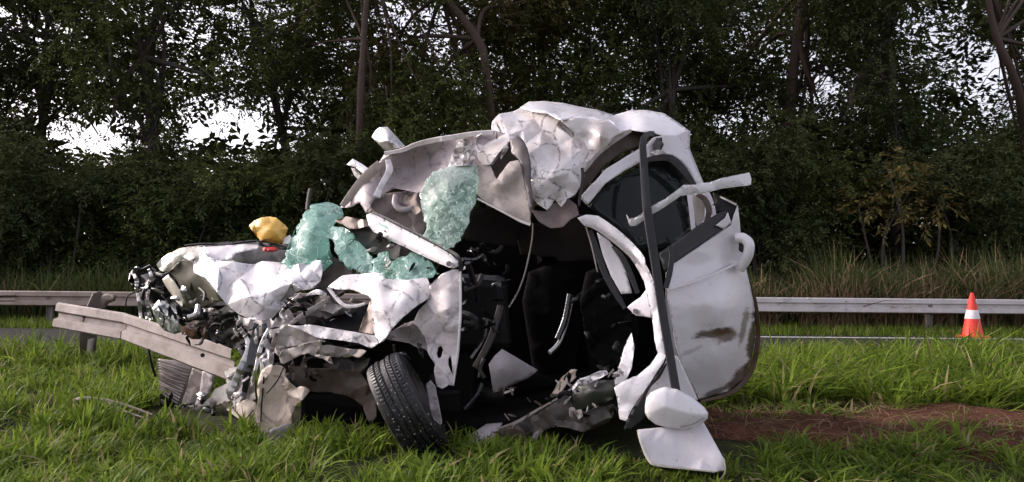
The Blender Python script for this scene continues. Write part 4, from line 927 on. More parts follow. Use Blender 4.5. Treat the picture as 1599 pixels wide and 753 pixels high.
sheet('lamp_bracket', 'black_gloss', CAR, [(204, 424, 5.9), (212, 418, 5.88), (226, 420, 5.86), (236, 414, 5.84), (246, 428, 5.82), (240, 448, 5.82), (226, 455, 5.84), (212, 450, 5.88), (205, 440, 5.9)], amp=.10, freq=11, res=4, rag=2, thick=.012, mat2=None)
for pts, mt in (([(213, 448, 5.84, 5), (217, 470, 5.82, 6), (220, 496, 5.82, 5)], 'silver_metal'), ([(226, 450, 5.8, 5), (223, 472, 5.8, 6), (230, 497, 5.78, 5)], 'black_gloss'), ([(233, 452, 5.8, 4), (230, 475, 5.8, 5), (236, 500, 5.78, 6)], 'silver_metal'),
                ([(209, 428, 5.8, 4), (214, 440, 5.78, 7), (212, 452, 5.8, 4)], 'silver_metal'), ([(232, 420, 5.78, 4), (236, 432, 5.76, 6), (230, 446, 5.78, 4)], 'silver_metal'), ([(240, 425, 5.76, 4), (255, 430, 5.7, 5), (270, 421, 5.6, 3)], 'black_plastic'),
                ([(248, 478, 5.68, 4), (256, 495, 5.66, 3), (254, 512, 5.66, 3)], 'black_plastic'), ([(252, 452, 5.66, 8), (262, 466, 5.66, 12), (284, 484, 5.6, 8)], 'black_plastic'), ([(285, 486, 5.6, 6), (310, 494, 5.56, 8), (340, 500, 5.5, 6)], 'black_plastic'),
                ([(282, 448, 5.5, 4), (288, 452, 5.48, 8), (286, 462, 5.5, 4)], 'silver_metal')):
    strip('bracket', mt, CAR, pts, .014, .02)
tube('wire', 'black_plastic', CAR, [(222, 452, 5.75), (200, 462, 5.8), (196, 480, 5.85)], .006, 5)
tube('wire', 'black_plastic', CAR, [(232, 545, 5.75), (236, 565, 5.75), (243, 588, 5.78)], .010, 5)
# engine bay clutter
KIND = ['hose', 'bracket', 'bracket', 'wire', 'bracket', 'hose']
def clutter(n, xr, yr, dr, mats, size=(10, 26)):
    for i in range(n):
        x, y = random.uniform(*xr), random.uniform(*yr); d = random.uniform(*dr); a = random.uniform(0, 6.28); s = random.uniform(*size); mt = random.choice(mats); k = KIND[i % 6]
        dx, dy = math.cos(a) * s, math.sin(a) * s
        if k in ('hose', 'wire'):
            tube(k, mt, CAR, [(x - dx / 2, y - dy / 2, d), (x + dy * .25, y - dx * .25, d - .05), (x + dx / 2, y + dy / 2, d - random.uniform(0, .08))], random.uniform(.008, .02) if k == 'hose' else .005, 7)
        elif k == 'clamp':
            p = [(x + math.cos(b) * s * .4, y + math.sin(b) * s * .4, d + random.uniform(-.03, .03)) for b in np.linspace(0, 5.2, 7)]
            tube(k, mt, CAR, p, .007, 6)
        else:
            w = random.uniform(4, 10); sheet(k, mt, CAR, [(x - dx / 2 - dy / s * w, y - dy / 2 + dx / s * w, d), (x - dy / s * w * .6, y + dx / s * w * .6, d - .04), (x + dx / 2, y + dy / 2, d - .02), (x + dx / 2 + dy / s * w, y + dy / 2 - dx / s * w, d), (x + dy / s * w * .5, y - dx / s * w * .5, d - .05)], amp=.05, freq=10, res=3.5, rag=.8, mat2=None)
clutter(26, (300, 372), (455, 535), (5.3, 5.55), ['black_gloss', 'black_plastic', 'silver_metal', 'dark_underside', 'silver_metal', 'galvanised'])
clutter(16, (330, 400), (500, 545), (5.1, 5.3), ['black_gloss', 'silver_metal', 'black_plastic', 'dark_underside'])
clutter(10, (245, 300), (455, 500), (5.55, 5.7), ['black_gloss', 'silver_metal', 'black_plastic'])
clutter(12, (255, 335), (615, 648), (5.5, 5.75), ['black_gloss', 'black_plastic', 'silver_metal'], (8, 18))
clutter(16, (455, 575), (530, 590), (4.75, 4.95), ['black_gloss', 'dark_underside', 'black_plastic', 'brown_underside'], (12, 34))
clutter(16, (610, 680), (490, 560), (4.6, 4.85), ['black_plastic', 'black_gloss', 'dark_underside'], (10, 26))
clutter(22, (720, 790), (385, 520), (4.6, 4.9), ['black_plastic', 'black_gloss', 'seat_cloth', 'black_rubber'], (10, 34))
clutter(12, (460, 520), (445, 500), (4.9, 5.1), ['dark_underside', 'black_plastic', 'grey_primer'], (12, 30))
clutter(14, (560, 660), (365, 425), (4.75, 4.95), ['dark_underside', 'grey_primer', 'black_plastic', 'pale_glass'], (8, 22))
clutter(12, (900, 985), (450, 590), (4.45, 4.7), ['black_gloss', 'black_rubber', 'black_plastic'], (10, 30))
clutter(10, (850, 960), (580, 650), (4.25, 4.4), ['dark_underside', 'grey_primer', 'black_plastic'], (10, 26))

def scraps(n, xr, yr, dr, mats, size=(4, 12)):
    for i in range(n):
        x, y = random.uniform(*xr), random.uniform(*yr); d = random.uniform(*dr); k = random.randint(4, 6); a0 = random.uniform(0, 6.28); s_ = random.uniform(*size) * 1.35; st = random.uniform(.10, .32); ro_ = random.uniform(0, 3.1)
        pts = []
        for q in range(k):
            a = a0 + 6.283 * q / k; r_ = s_ * random.uniform(.5, 1.1); ux, uy = math.cos(a) * r_, math.sin(a) * r_ * st
            pts.append((x + ux * math.cos(ro_) - uy * math.sin(ro_), y + ux * math.sin(ro_) + uy * math.cos(ro_), d + random.uniform(-.03, .03)))
        sheet('scrap', random.choice(mats), CAR, pts, amp=.03, freq=12, res=3, rag=.8, mat2=None, sharp=15)
scraps(9, (722, 800), (186, 258), (4.66, 4.72), ['white_paint', 'roof_paint', 'grey_primer', 'silver_metal', 'dark_underside'])
scraps(16, (585, 690), (352, 432), (4.6, 4.72), ['pale_glass', 'white_paint', 'dark_underside', 'black_plastic', 'pale_glass'], (3, 9))
scraps(14, (440, 580), (450, 520), (4.7, 4.85), ['grey_primer', 'dark_underside', 'white_paint', 'black_plastic', 'beige_lining'])
scraps(18, (365, 440), (500, 640), (4.72, 4.9), ['silver_metal', 'black_gloss', 'grey_primer', 'black_plastic', 'beige_lining'])
scraps(14, (235, 345), (440, 530), (5.45, 5.6), ['silver_metal', 'black_gloss', 'black_plastic', 'black_plastic', 'lamp_glass'])
scraps(12, (880, 980), (565, 640), (4.12, 4.18), ['grey_primer', 'dark_underside', 'white_paint', 'black_plastic'], (3, 9))
scraps(10, (770, 880), (600, 672), (4.3, 4.4), ['dark_underside', 'brown_underside', 'grey_primer'], (4, 10))

TORN = [('grey_primer', [(372, 492, 5.06), (398, 500, 5.0), (430, 498, 4.98), (452, 482, 4.98), (462, 500, 4.9), (440, 520, 4.86), (420, 530, 4.88), (395, 522, 4.95), (378, 508, 5.02)]),
        ('mauve_primer', [(432, 520, 4.84), (450, 512, 4.82), (470, 530, 4.78), (462, 548, 4.78), (440, 560, 4.8), (428, 548, 4.84)]),
        ('white_paint', [(408, 538, 4.84), (418, 530, 4.82), (428, 552, 4.78), (424, 585, 4.74), (414, 590, 4.76), (410, 566, 4.8)]),
        ('dark_underside', [(352, 580, 5.2), (372, 572, 5.1), (396, 590, 4.98), (400, 625, 4.9), (380, 640, 4.96), (356, 622, 5.1)]),
        ('mauve_white', [(356, 604, 5.0), (372, 590, 4.96), (384, 600, 4.92), (372, 618, 4.92), (360, 624, 4.96)]),
        ('grey_primer', [(470, 470, 4.94), (500, 462, 4.9), (524, 472, 4.86), (545, 486, 4.82), (520, 490, 4.84), (490, 484, 4.9)]),
        ('beige_lining', [(478, 545, 4.7), (512, 540, 4.68), (548, 545, 4.64), (572, 548, 4.6), (560, 558, 4.62), (530, 556, 4.66), (500, 560, 4.68)]),
        ('mauve_primer', [(600, 528, 4.5), (622, 510, 4.52), (648, 500, 4.56), (664, 520, 4.56), (668, 548, 4.54), (650, 540, 4.58), (628, 535, 4.56)]),
        ('dark_underside', [(500, 560, 4.84), (540, 555, 4.8), (578, 560, 4.74), (570, 582, 4.74), (530, 585, 4.8), (505, 580, 4.84)])]
for mt, pts in TORN: sheet('torn_sheet', mt, CAR, pts, amp=.10, freq=8, res=2.8, rag=1.6, sharp=10, mat2='dark_underside')

# --- hinge pillar behind the wheel
HP = sheet('hinge_pillar', 'mauve_white', CAR, [(671, 446, 4.48), (690, 428, 4.45), (711, 420, 4.42), (720, 424, 4.42), (721, 486, 4.4), (716, 553, 4.38), (709, 603, 4.38), (700, 601, 4.38), (690, 607, 4.4), (682, 603, 4.42), (678, 580, 4.44), (679, 568, 4.45), (669, 553, 4.47), (663, 526, 4.5), (655, 513, 4.52), (645, 505, 4.54), (653, 486, 4.54), (666, 472, 4.52)],
     ctrl=[(700, 500, 4.36), (690, 520, 4.44), (705, 450, 4.38)], holes=[[(684, 543), (689, 540), (692, 546), (689, 558), (684, 560), (682, 553)], [(700, 560), (704, 556), (706, 570), (707, 585), (703, 578), (700, 570)]], amp=.045, freq=5, res=3, rag=.8, sharp=15)
strip('pillar_edge', 'clean_white_paint', HP, [(719, 424, 4.38, 3), (719, 486, 4.36, 3), (714, 553, 4.35, 3), (708, 600, 4.35, 2)], .01)
sheet('torn_strip', 'mauve_white', CAR, [(665, 600, 4.5), (672, 594, 4.48), (680, 604, 4.46), (690, 660, 4.44), (684, 672, 4.45), (674, 650, 4.48)], amp=.03, freq=9, res=4)

# --- front wheel
def wheel():
    c = P(637, 634, 4.38); ax = unit(np.array([.86, .07, .50])); up = unit(np.array([-.46, 0, .88]) - ax * np.dot(ax, np.array([-.46, 0, .88]))); fw = np.cross(ax, up)
    e = empty('front_wheel', c); e.parent = CAR; e.location = tuple(c - WORLDLOC[CAR.name])
    Rr, Wd = .300, .215
    def lathe(name, prof, mat, k=72, par=e, sharp=30):
        V = []; Fc = []; m = len(prof)
        for i in range(k):
            a = 2 * math.pi * i / k; rd = math.cos(a) * up + math.sin(a) * fw
            for (r, h) in prof: V.append(c + rd * r + ax * h)
        for i in range(k):
            for j in range(m - 1): Fc.append([i * m + j, i * m + j + 1, ((i + 1) % k) * m + j + 1, ((i + 1) % k) * m + j])
        return obj(name, V, Fc, mat, par, True, sharp)
    h = Wd / 2
    groove = []
    for gx in (-.05, -.017, .017, .05): groove += [(Rr - .001, gx - .005), (Rr - .012, gx - .0045), (Rr - .012, gx + .0045), (Rr - .001, gx + .005)]
    prof = [(.195, -h + .015), (.21, -h), (.26, -h - .004), (.286, -h + .006), (.295, -h + .018)] + groove + [(.295, h - .018), (.286, h - .006), (.26, h + .004), (.21, h), (.195, h - .015)]
    ty = lathe('tyre', prof, 'tyre_rubber')
    # tread blocks: slanted bars proud of the carcass, one joined part
    parts = []
    for i in range(78):
        a = 2 * math.pi * i / 78
        for (x0, x1, sl) in ((-.082, -.058, .02), (-.043, -.024, -.03), (.024, .043, .03), (.058, .082, -.02)):
            rd = lambda q: math.cos(q) * up + math.sin(q) * fw
            v = []
            for (xx, da) in ((x0, 0), (x1, sl), (x1, sl + .045), (x0, .045)):
                for r_ in (Rr - .006, Rr + .0045): v.append(c + rd(a + da) * (r_ - (.006 if abs(xx) > .07 else 0)) + ax * xx)
            f = [[1, 3, 5, 7], [0, 1, 7, 6], [2, 4, 5, 3], [0, 2, 3, 1], [4, 6, 7, 5]]
            parts.append((np.array(v), f))
    V, Fc = join_geo(parts); o = obj('tread_blocks', V, Fc, 'tyre_rubber', e, False); o['kind'] = 'stuff'
    ri = lathe('rim', [(.195, -h + .02), (.19, -.03), (.17, -.02), (.168, .03), (.185, h - .025), (.196, h - .012), (.203, h - .010), (.203, h - .02)], 'dark_underside', 48)
    for i in range(5):
        a = 2 * math.pi * i / 5 + .3; p = [c + ax * .06 + (math.cos(a) * up + math.sin(a) * fw) * r_ for r_ in (.03, .10, .185)]
        V, Fc = sweep_geo(np.array(p), [(.035, .008), (.035, -.008), (-.035, -.008), (-.035, .008)], np.cross(ax, p[2] - p[0]) / np.linalg.norm(p[2] - p[0]), [1, .75, .9]); obj('spoke', V, Fc, 'mauve_white', e, False)
    lathe('hub', [(.0, .07), (.035, .07), (.045, .05), (.05, -.02), (.0, -.02)], 'dark_underside', 24)
    lathe('brake_disc', [(.05, -.01), (.125, -.01), (.125, -.025), (.05, -.025)], 'dark_underside', 32)
wheel()

# --- roof
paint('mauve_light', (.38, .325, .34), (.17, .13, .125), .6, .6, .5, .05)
RF = sheet('windscreen_header', 'mauve_light', CAR, [(531, 324, 5.12), (548, 303, 5.1), (557, 291, 5.08), (573, 270, 5.06), (594, 251, 5.02), (602, 238, 5.0), (628, 232, 4.98), (649, 223, 4.96), (679, 216, 4.94), (711, 212, 4.92), (742, 206, 4.9), (768, 204, 4.9), (790, 208, 4.86), (795, 224, 4.8), (768, 258, 4.72), (745, 262, 4.72), (735, 258, 4.74), (702, 262, 4.8), (686, 272, 4.84), (664, 291, 4.88), (654, 302, 4.9), (640, 298, 4.95), (616, 294, 4.98), (597, 303, 4.94), (584, 310, 4.9), (578, 322, 4.88), (572, 334, 4.88), (562, 316, 4.95), (547, 324, 5.05)],
     ctrl=[(640, 262, 5.08), (665, 250, 5.04), (610, 280, 5.02), (620, 240, 4.92), (700, 235, 4.94), (570, 295, 4.96)], amp=.04, freq=4, res=3.2, rag=.6, sharp=15)
strip('header_edge', 'roof_paint', RF, [(600, 240, 4.94, 6), (628, 235, 4.92, 7), (650, 226, 4.9, 8), (680, 219, 4.88, 9), (712, 214, 4.86, 9), (742, 209, 4.84, 8), (770, 207, 4.82, 8)], .03, .01)
strip('header_edge', 'beige_lining', RF, [(534, 322, 5.06, 8), (552, 300, 5.04, 14), (573, 275, 5.0, 16), (594, 256, 4.97, 14)], .02, .01)
strip('header_fold', 'white_paint', RF, [(588, 308, 4.84, 12), (597, 287, 4.86, 9), (608, 266, 4.9, 11), (605, 248, 4.92, 8)], .015, .015)
sheet('header_fold', 'roof_paint', RF, [(700, 262, 4.72), (706, 240, 4.74), (716, 222, 4.76), (735, 220, 4.74), (745, 238, 4.7), (738, 258, 4.66), (722, 258, 4.68)], amp=.08, freq=9, res=4, rag=.6)
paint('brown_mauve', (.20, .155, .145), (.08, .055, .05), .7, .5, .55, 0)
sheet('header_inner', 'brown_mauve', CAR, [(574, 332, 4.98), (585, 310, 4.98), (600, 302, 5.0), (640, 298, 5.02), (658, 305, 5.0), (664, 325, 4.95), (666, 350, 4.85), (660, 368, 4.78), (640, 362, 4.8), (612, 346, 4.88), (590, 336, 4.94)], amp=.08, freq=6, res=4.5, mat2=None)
tube('grab_handle', 'mauve_light', CAR, [(618, 306, 4.9), (617, 318, 4.86), (626, 327, 4.84), (640, 327, 4.83), (650, 322, 4.85)], .02, 9)
sheet('torn_strip', 'peach_torn', CAR, [(628, 314, 4.86), (634, 306, 4.86), (648, 302, 4.86), (654, 300, 4.86), (650, 312, 4.82), (658, 330, 4.78), (648, 336, 4.78), (640, 324, 4.82)], amp=.05, freq=9, res=4, rag=.7)
sheet('roof_bracket', 'silver_metal', CAR, [(580, 214, 5.3), (586, 204, 5.3), (593, 199, 5.28), (605, 198, 5.26), (616, 210, 5.22), (632, 228, 5.15), (624, 234, 5.15), (604, 238, 5.18), (592, 226, 5.25)], ctrl=[(606, 215, 5.14)], amp=.05, freq=7, res=4, inflate=.03)
sheet('roof_bracket', 'clean_white_paint', CAR, [(541, 257, 5.25), (551, 248, 5.25), (565, 256, 5.2), (579, 266, 5.12), (570, 274, 5.12), (556, 262, 5.2)], amp=.02, res=4, inflate=.02)
sheet('roof_bracket', 'dark_underside', CAR, [(548, 262, 5.26), (558, 264, 5.22), (569, 276, 5.15), (562, 284, 5.15), (553, 274, 5.22)], amp=.02, res=4, inflate=.015)
paint('roof_top', (.74, .715, .74), (.5, .45, .42), .3, .10, .32, .4)
ROOF = sheet('roof', 'roof_top', CAR, [(812, 168, 5.2), (825, 159, 5.35), (850, 158, 5.45), (880, 161, 5.5), (907, 167, 5.5), (935, 172, 5.5), (958, 180, 5.42), (986, 172, 5.5), (1010, 172, 5.5), (1037, 177, 5.45), (1060, 192, 5.3), (1077, 205, 5.15), (1075, 218, 5.05), (1058, 212, 4.95), (1040, 214, 4.88), (1021, 207, 4.86), (1005, 206, 4.88), (986, 203, 4.88), (971, 207, 4.84), (950, 188, 4.9), (936, 189, 4.86), (918, 186, 4.86), (896, 184, 4.86), (876, 188, 4.84), (855, 177, 4.92), (832, 174, 5.0)],
     ctrl=[(960, 190, 4.98), (1000, 188, 5.05), (900, 175, 5.15)], amp=.05, freq=3, res=4, sharp=18, crush=48)
sheet('roof_corner', 'mauve_white', ROOF, [(1057, 212, 4.96), (1068, 206, 5.0), (1078, 204, 5.1), (1077, 232, 5.0), (1070, 233, 4.92)], amp=.01, res=5)
RC = sheet('roof_crumple', 'roof_paint', ROOF, [(742, 208, 4.9), (768, 204, 4.96), (770, 190, 5.05), (780, 178, 5.1), (801, 175, 5.14), (815, 168, 5.2), (832, 172, 5.1), (855, 176, 5.0), (876, 187, 4.92), (898, 206, 4.86), (908, 222, 4.82), (940, 222, 4.8), (940, 236, 4.78), (922, 253, 4.72), (910, 266, 4.68), (912, 276, 4.64), (906, 287, 4.6), (900, 303, 4.58), (886, 309, 4.56), (877, 323, 4.54), (866, 313, 4.55), (855, 327, 4.53), (837, 317, 4.55), (826, 296, 4.58), (829, 280, 4.6), (828, 253, 4.66), (822, 226, 4.74), (809, 212, 4.82), (796, 220, 4.8), (780, 240, 4.72), (766, 258, 4.68), (752, 258, 4.7), (742, 236, 4.78)],
     ctrl=[(850, 230, 4.72), (870, 270, 4.54), (845, 290, 4.54), (800, 195, 4.94), (885, 235, 4.74), (850, 200, 4.9)], amp=.12, freq=4.8, res=2.3, rag=1.2, sharp=9)
sheet('roof_side', 'roof_paint', ROOF, [(876, 189, 4.86), (897, 184, 4.84), (936, 189, 4.82), (950, 188, 4.84), (972, 207, 4.82), (960, 214, 4.82), (941, 236, 4.78), (925, 253, 4.74), (910, 262, 4.72), (902, 240, 4.76), (897, 207, 4.82)], ctrl=[(938, 212, 4.70), (915, 215, 4.86)], amp=.035, freq=4, res=3.2, sharp=15)
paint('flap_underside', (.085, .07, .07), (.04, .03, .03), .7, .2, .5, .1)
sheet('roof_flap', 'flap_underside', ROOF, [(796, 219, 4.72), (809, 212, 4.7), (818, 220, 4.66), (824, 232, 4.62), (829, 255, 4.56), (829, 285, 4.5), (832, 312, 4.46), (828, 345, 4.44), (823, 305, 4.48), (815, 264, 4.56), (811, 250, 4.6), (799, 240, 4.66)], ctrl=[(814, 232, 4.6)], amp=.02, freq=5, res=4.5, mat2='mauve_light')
sheet('roof_lining', 'beige_lining', ROOF, [(744, 262, 4.68), (766, 259, 4.66), (775, 280, 4.6), (796, 253, 4.6), (810, 250, 4.58), (815, 268, 4.55), (821, 299, 4.5), (827, 326, 4.46), (829, 351, 4.44), (812, 345, 4.46), (787, 331, 4.5), (751, 310, 4.58), (743, 300, 4.62)], ctrl=[(775, 282, 4.5), (795, 300, 4.56), (765, 290, 4.60), (805, 265, 4.5)], amp=.05, freq=4, res=3.2, rag=.8, sharp=15)
strip('roof_lining_edge', 'roof_paint', ROOF, [(745, 310, 4.56, 3), (787, 332, 4.48, 3), (812, 345, 4.44, 4), (828, 351, 4.42, 4)], .01)
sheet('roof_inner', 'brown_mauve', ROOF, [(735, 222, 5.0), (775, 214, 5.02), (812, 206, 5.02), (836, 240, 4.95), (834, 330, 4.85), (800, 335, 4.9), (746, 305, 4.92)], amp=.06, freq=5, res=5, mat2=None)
sheet('roof_lining', 'brown_mauve', ROOF, [(830, 328, 4.56), (851, 330, 4.58), (868, 316, 4.62), (886, 309, 4.64), (900, 320, 4.62), (904, 335, 4.58), (891, 342, 4.54), (879, 354, 4.5), (860, 356, 4.48), (842, 346, 4.5)], ctrl=[(865, 338, 4.62)], amp=.04, freq=5, res=4.5, rag=.5)
strip('torn_strip', 'black_rubber', ROOF, [(909, 262, 4.62, 5), (910, 280, 4.6, 5), (906, 305, 4.58, 5), (904, 322, 4.56, 3)], .01)
sheet('roof_rail', 'brown_underside', CAR, [(907, 276, 4.78), (933, 244, 4.84), (960, 217, 4.9), (984, 204, 4.95), (1008, 207, 4.98), (1002, 228, 4.94), (970, 240, 4.9), (946, 257, 4.86), (911, 300, 4.78)], amp=.03, freq=5, res=5, mat2=None)
strip('roof_rail_fold', 'beige_lining', CAR, [(912, 268, 4.7, 4), (934, 240, 4.76, 7), (956, 219, 4.82, 12), (972, 210, 4.84, 10), (986, 204, 4.86, 4)], .02, .015)
sheet('side_rail', 'clean_white_paint', CAR, [(908, 308, 4.66), (946, 264, 4.74), (1001, 231, 4.84), (1003, 252, 4.82), (973, 268, 4.78), (946, 286, 4.72), (918, 320, 4.66)], amp=.03, freq=4, res=4, thick=.02, crush=34)
REAR = sheet('rear_pillar', 'door_paint', CAR, [(1009, 228, 4.82), (1022, 214, 4.84), (1040, 211, 4.86), (1058, 211, 4.9), (1071, 232, 4.88), (1082, 256, 4.86), (1097, 284, 4.84), (1088, 290, 4.82), (1077, 265, 4.83), (1066, 252, 4.84), (1050, 242, 4.84), (1029, 243, 4.82), (1013, 249, 4.81)], amp=.03, freq=5, res=4, thick=.03, mat2=None, crush=24)
sheet('torn_patch', 'dark_underside', REAR, [(1020, 226, 4.79), (1024, 215, 4.8), (1033, 216, 4.82), (1036, 226, 4.81), (1030, 236, 4.79), (1022, 236, 4.78)], amp=.04, freq=12, res=3, rag=1, mat2=None)
sheet('torn_patch', 'roof_paint', REAR, [(1016, 238, 4.77), (1026, 234, 4.76), (1038, 236, 4.78), (1042, 242, 4.79), (1026, 244, 4.77)], amp=.03, freq=12, res=3, rag=.8)
strip('window_seal', 'black_rubber', CAR, [(1002, 252, 4.74, 5), (1020, 248, 4.76, 9), (1044, 247, 4.78, 12), (1062, 260, 4.78, 13), (1080, 284, 4.77, 10), (1088, 296, 4.76, 7)], .02)
sheet('window_inner', 'black_plastic', CAR, [(1012, 254, 4.86), (1040, 250, 4.9), (1060, 262, 4.9), (1082, 292, 4.88), (1070, 300, 4.9), (1040, 272, 4.94), (1015, 264, 4.92)], amp=.03, freq=9, res=4, rag=1, mat2=None)
sheet('side_window', 'cabin_glass', CAR, [(918, 322, 4.72), (946, 288, 4.78), (1003, 256, 4.86), (1040, 262, 4.9), (1080, 300, 4.88), (1084, 360, 4.8), (1050, 385, 4.7), (1000, 390, 4.66), (960, 352, 4.68)], amp=.004, res=10, thick=.004, mat2=None)
strip('quarter_frame', 'door_paint', CAR, [(1090, 284, 4.8, 10), (1100, 296, 4.79, 8), (1108, 310, 4.78, 8), (1116, 336, 4.76, 8)], .03)
strip('quarter_seal', 'brown_underside', CAR, [(1088, 304, 4.76, 7), (1100, 311, 4.75, 9), (1107, 328, 4.74, 10), (1103, 346, 4.73, 8), (1095, 356, 4.72, 5)], .02)
paint('pale_trim', (.58, .52, .48), (.4, .33, .28), .5, .1, .6, 0)
sheet('quarter_trim', 'pale_trim', CAR, [(1082, 302, 4.82), (1092, 307, 4.82), (1101, 320, 4.81), (1100, 342, 4.79), (1089, 356, 4.78), (1084, 340, 4.8)], amp=.008, res=5, mat2=None)
strip('quarter_frame', 'door_paint', CAR, [(1077, 304, 4.78, 9), (1080, 330, 4.77, 8), (1083, 360, 4.75, 7)], .02)
sheet('rear_quarter', 'door_paint', CAR, [(1058, 214, 5.1), (1077, 232, 5.2), (1098, 284, 5.2), (1118, 336, 5.2), (1140, 360, 5.3), (1160, 440, 5.5), (1150, 560, 5.5), (1090, 612, 5.3), (1040, 600, 5.2), (1040, 420, 5.0), (1090, 360, 5.0), (1080, 290, 5.0)], amp=.03, freq=3, res=11)
sheet('rear_seat', 'seat_cloth', CAR, [(935, 350, 5.35), (1010, 320, 5.4), (1075, 330, 5.35), (1075, 440, 5.2), (1020, 470, 5.15), (940, 450, 5.2)], amp=.03, freq=4, inflate=.08, res=11)

# --- broken trim bar and loose window guide
sheet('roof_trim', 'clean_white_paint', CAR, [(979, 336, 4.32), (981, 342, 4.31), (990, 340, 4.3), (1009, 328, 4.28), (1039, 311, 4.28), (1062, 295, 4.3), (1066, 289, 4.3), (1074, 290, 4.32), (1084, 289, 4.32), (1108, 284, 4.34), (1135, 276, 4.36), (1170, 270, 4.38), (1171, 276, 4.38), (1173, 279, 4.38), (1172, 289, 4.38), (1135, 293, 4.36), (1108, 301, 4.34), (1071, 304, 4.32), (1062, 307, 4.3), (1045, 320, 4.29), (1018, 335, 4.3), (994, 351, 4.31), (984, 354, 4.32), (980, 346, 4.32)], amp=.02, freq=7, res=3.5, inflate=.010, power=.2, crush=18, rag=1.0, sharp=14)
strip('window_guide', 'black_rubber', CAR, [(1022, 209, 4.72, 8), (1010, 210, 4.6, 9), (1004, 222, 4.5, 11), (1005, 255, 4.42, 12), (1011, 330, 4.24, 14), (1023, 410, 4.16, 14), (1035, 490, 4.09, 14), (1046, 555, 4.03, 14), (1056, 613, 3.98, 14)], .018, .002, 60)

# --- front door, folded forwards, hanging by its hinge
DOOR = sheet('front_door', 'door_paint', CAR, [(1050, 413, 4.22), (1085, 390, 4.3), (1120, 366, 4.38), (1141, 352, 4.42), (1147, 335, 4.44), (1152, 321, 4.45), (1155, 345, 4.46), (1158, 380, 4.48), (1163, 410, 4.5), (1170, 440, 4.54), (1177, 473, 4.58), (1180, 523, 4.64), (1174, 560, 4.66), (1162, 590, 4.64), (1138, 611, 4.56), (1092, 624, 4.42), (1078, 600, 4.32), (1066, 577, 4.22), (1056, 540, 4.16), (1049, 502, 4.14), (1043, 465, 4.15), (1045, 435, 4.18)],
     ctrl=[(1100, 470, 4.22), (1098, 432, 4.30), (1120, 417, 4.35), (1140, 405, 4.42), (1075, 445, 4.22), (1130, 560, 4.38), (1120, 520, 4.34), (1110, 600, 4.42), (1110, 500, 4.26), (1140, 515, 4.36)], amp=.034, freq=3.5, res=4, thick=.006, mat2='black_plastic', sharp=40, crush=62)
strip('door_crease', 'door_paint', DOOR, [(1046, 452, 4.14, 3), (1080, 441, 4.205, 3), (1115, 428, 4.285, 3), (1150, 412, 4.40, 3)], .016, 0)
sheet('door_inner', 'black_plastic', DOOR, [(1052, 418, 4.34), (1140, 356, 4.52), (1154, 345, 4.54), (1176, 473, 4.7), (1178, 530, 4.76), (1160, 595, 4.76), (1136, 614, 4.68), (1092, 628, 4.54), (1066, 580, 4.34), (1049, 470, 4.28)], amp=.02, freq=4, res=9, thick=.02, mat2=None)
strip('door_edge', 'rust_edge', DOOR, [(1170, 438, 4.57, 4), (1180, 475, 4.62, 6), (1184, 520, 4.68, 7), (1179, 560, 4.70, 9), (1165, 592, 4.68, 9), (1140, 614, 4.61, 8), (1094, 627, 4.46, 4)], .06, .012)
def door_stains():
    m = MATS['door_paint'].copy(); m.name = 'stained_door_paint'; t = m.node_tree; b = t.nodes['Principled BSDF']
    src = b.inputs['Base Color'].links[0].from_socket
    tc = t.nodes.new('ShaderNodeTexCoord'); nz = t.nodes.new('ShaderNodeTexNoise'); nz.inputs['Scale'].default_value = 7.0; nz.inputs['Detail'].default_value = 6.0; nz.inputs['Roughness'].default_value = .7
    sm = t.nodes.new('ShaderNodeMapping'); sm.inputs['Scale'].default_value = (1.0, 1.0, 3.2); sm.inputs['Rotation'].default_value = (0, R(12), 0); t.links.new(tc.outputs['Object'], sm.inputs['Vector']); t.links.new(sm.outputs[0], nz.inputs['Vector']); c0 = WORLDLOC[DOOR.name]
    for (px, py, d, rx, rz, rot, cl, st) in ((1118, 520, 4.30, 40, 7, -8, (.05, .028, .016), .9), (1132, 524, 4.34, 26, 12, 0, (.09, .05, .03), .8), (1176, 535, 4.62, 13, 60, 6, (.03, .017, .010), .95), (1152, 592, 4.6, 34, 15, -42, (.05, .028, .016), .9), (1160, 510, 4.52, 8, 30, 14, (.10, .06, .04), .7), (1120, 612, 4.47, 30, 7, -14, (.05, .03, .02), .8), (1085, 545, 4.24, 22, 4, -20, (.3, .26, .25), .5)):
        p = P(px, py, d) - c0; k = d / F
        mp = t.nodes.new('ShaderNodeMapping'); mp.vector_type = 'TEXTURE'; mp.inputs['Location'].default_value = tuple(p); mp.inputs['Rotation'].default_value = (0, R(rot), 0); mp.inputs['Scale'].default_value = (rx * k, .35, rz * k)
        t.links.new(tc.outputs['Object'], mp.inputs['Vector'])
        ln = t.nodes.new('ShaderNodeVectorMath'); ln.operation = 'LENGTH'; t.links.new(mp.outputs[0], ln.inputs[0])
        ad = t.nodes.new('ShaderNodeMath'); ad.operation = 'MULTIPLY_ADD'; t.links.new(nz.outputs['Fac'], ad.inputs[0]); ad.inputs[1].default_value = 2.6; t.links.new(ln.outputs['Value'], ad.inputs[2])
        rp = t.nodes.new('ShaderNodeMapRange'); rp.inputs['From Min'].default_value = 1.95; rp.inputs['From Max'].default_value = 2.5; rp.inputs['To Min'].default_value = st; rp.inputs['To Max'].default_value = 0.0; t.links.new(ad.outputs[0], rp.inputs[0])
        mx = t.nodes.new('ShaderNodeMix'); mx.data_type = 'RGBA'; t.links.new(rp.outputs[0], mx.inputs[0]); t.links.new(src, mx.inputs[6]); mx.inputs[7].default_value = (*cl, 1); src = mx.outputs[2]
    t.links.new(src, b.inputs['Base Color']); DOOR.data.materials[0] = m
door_stains()
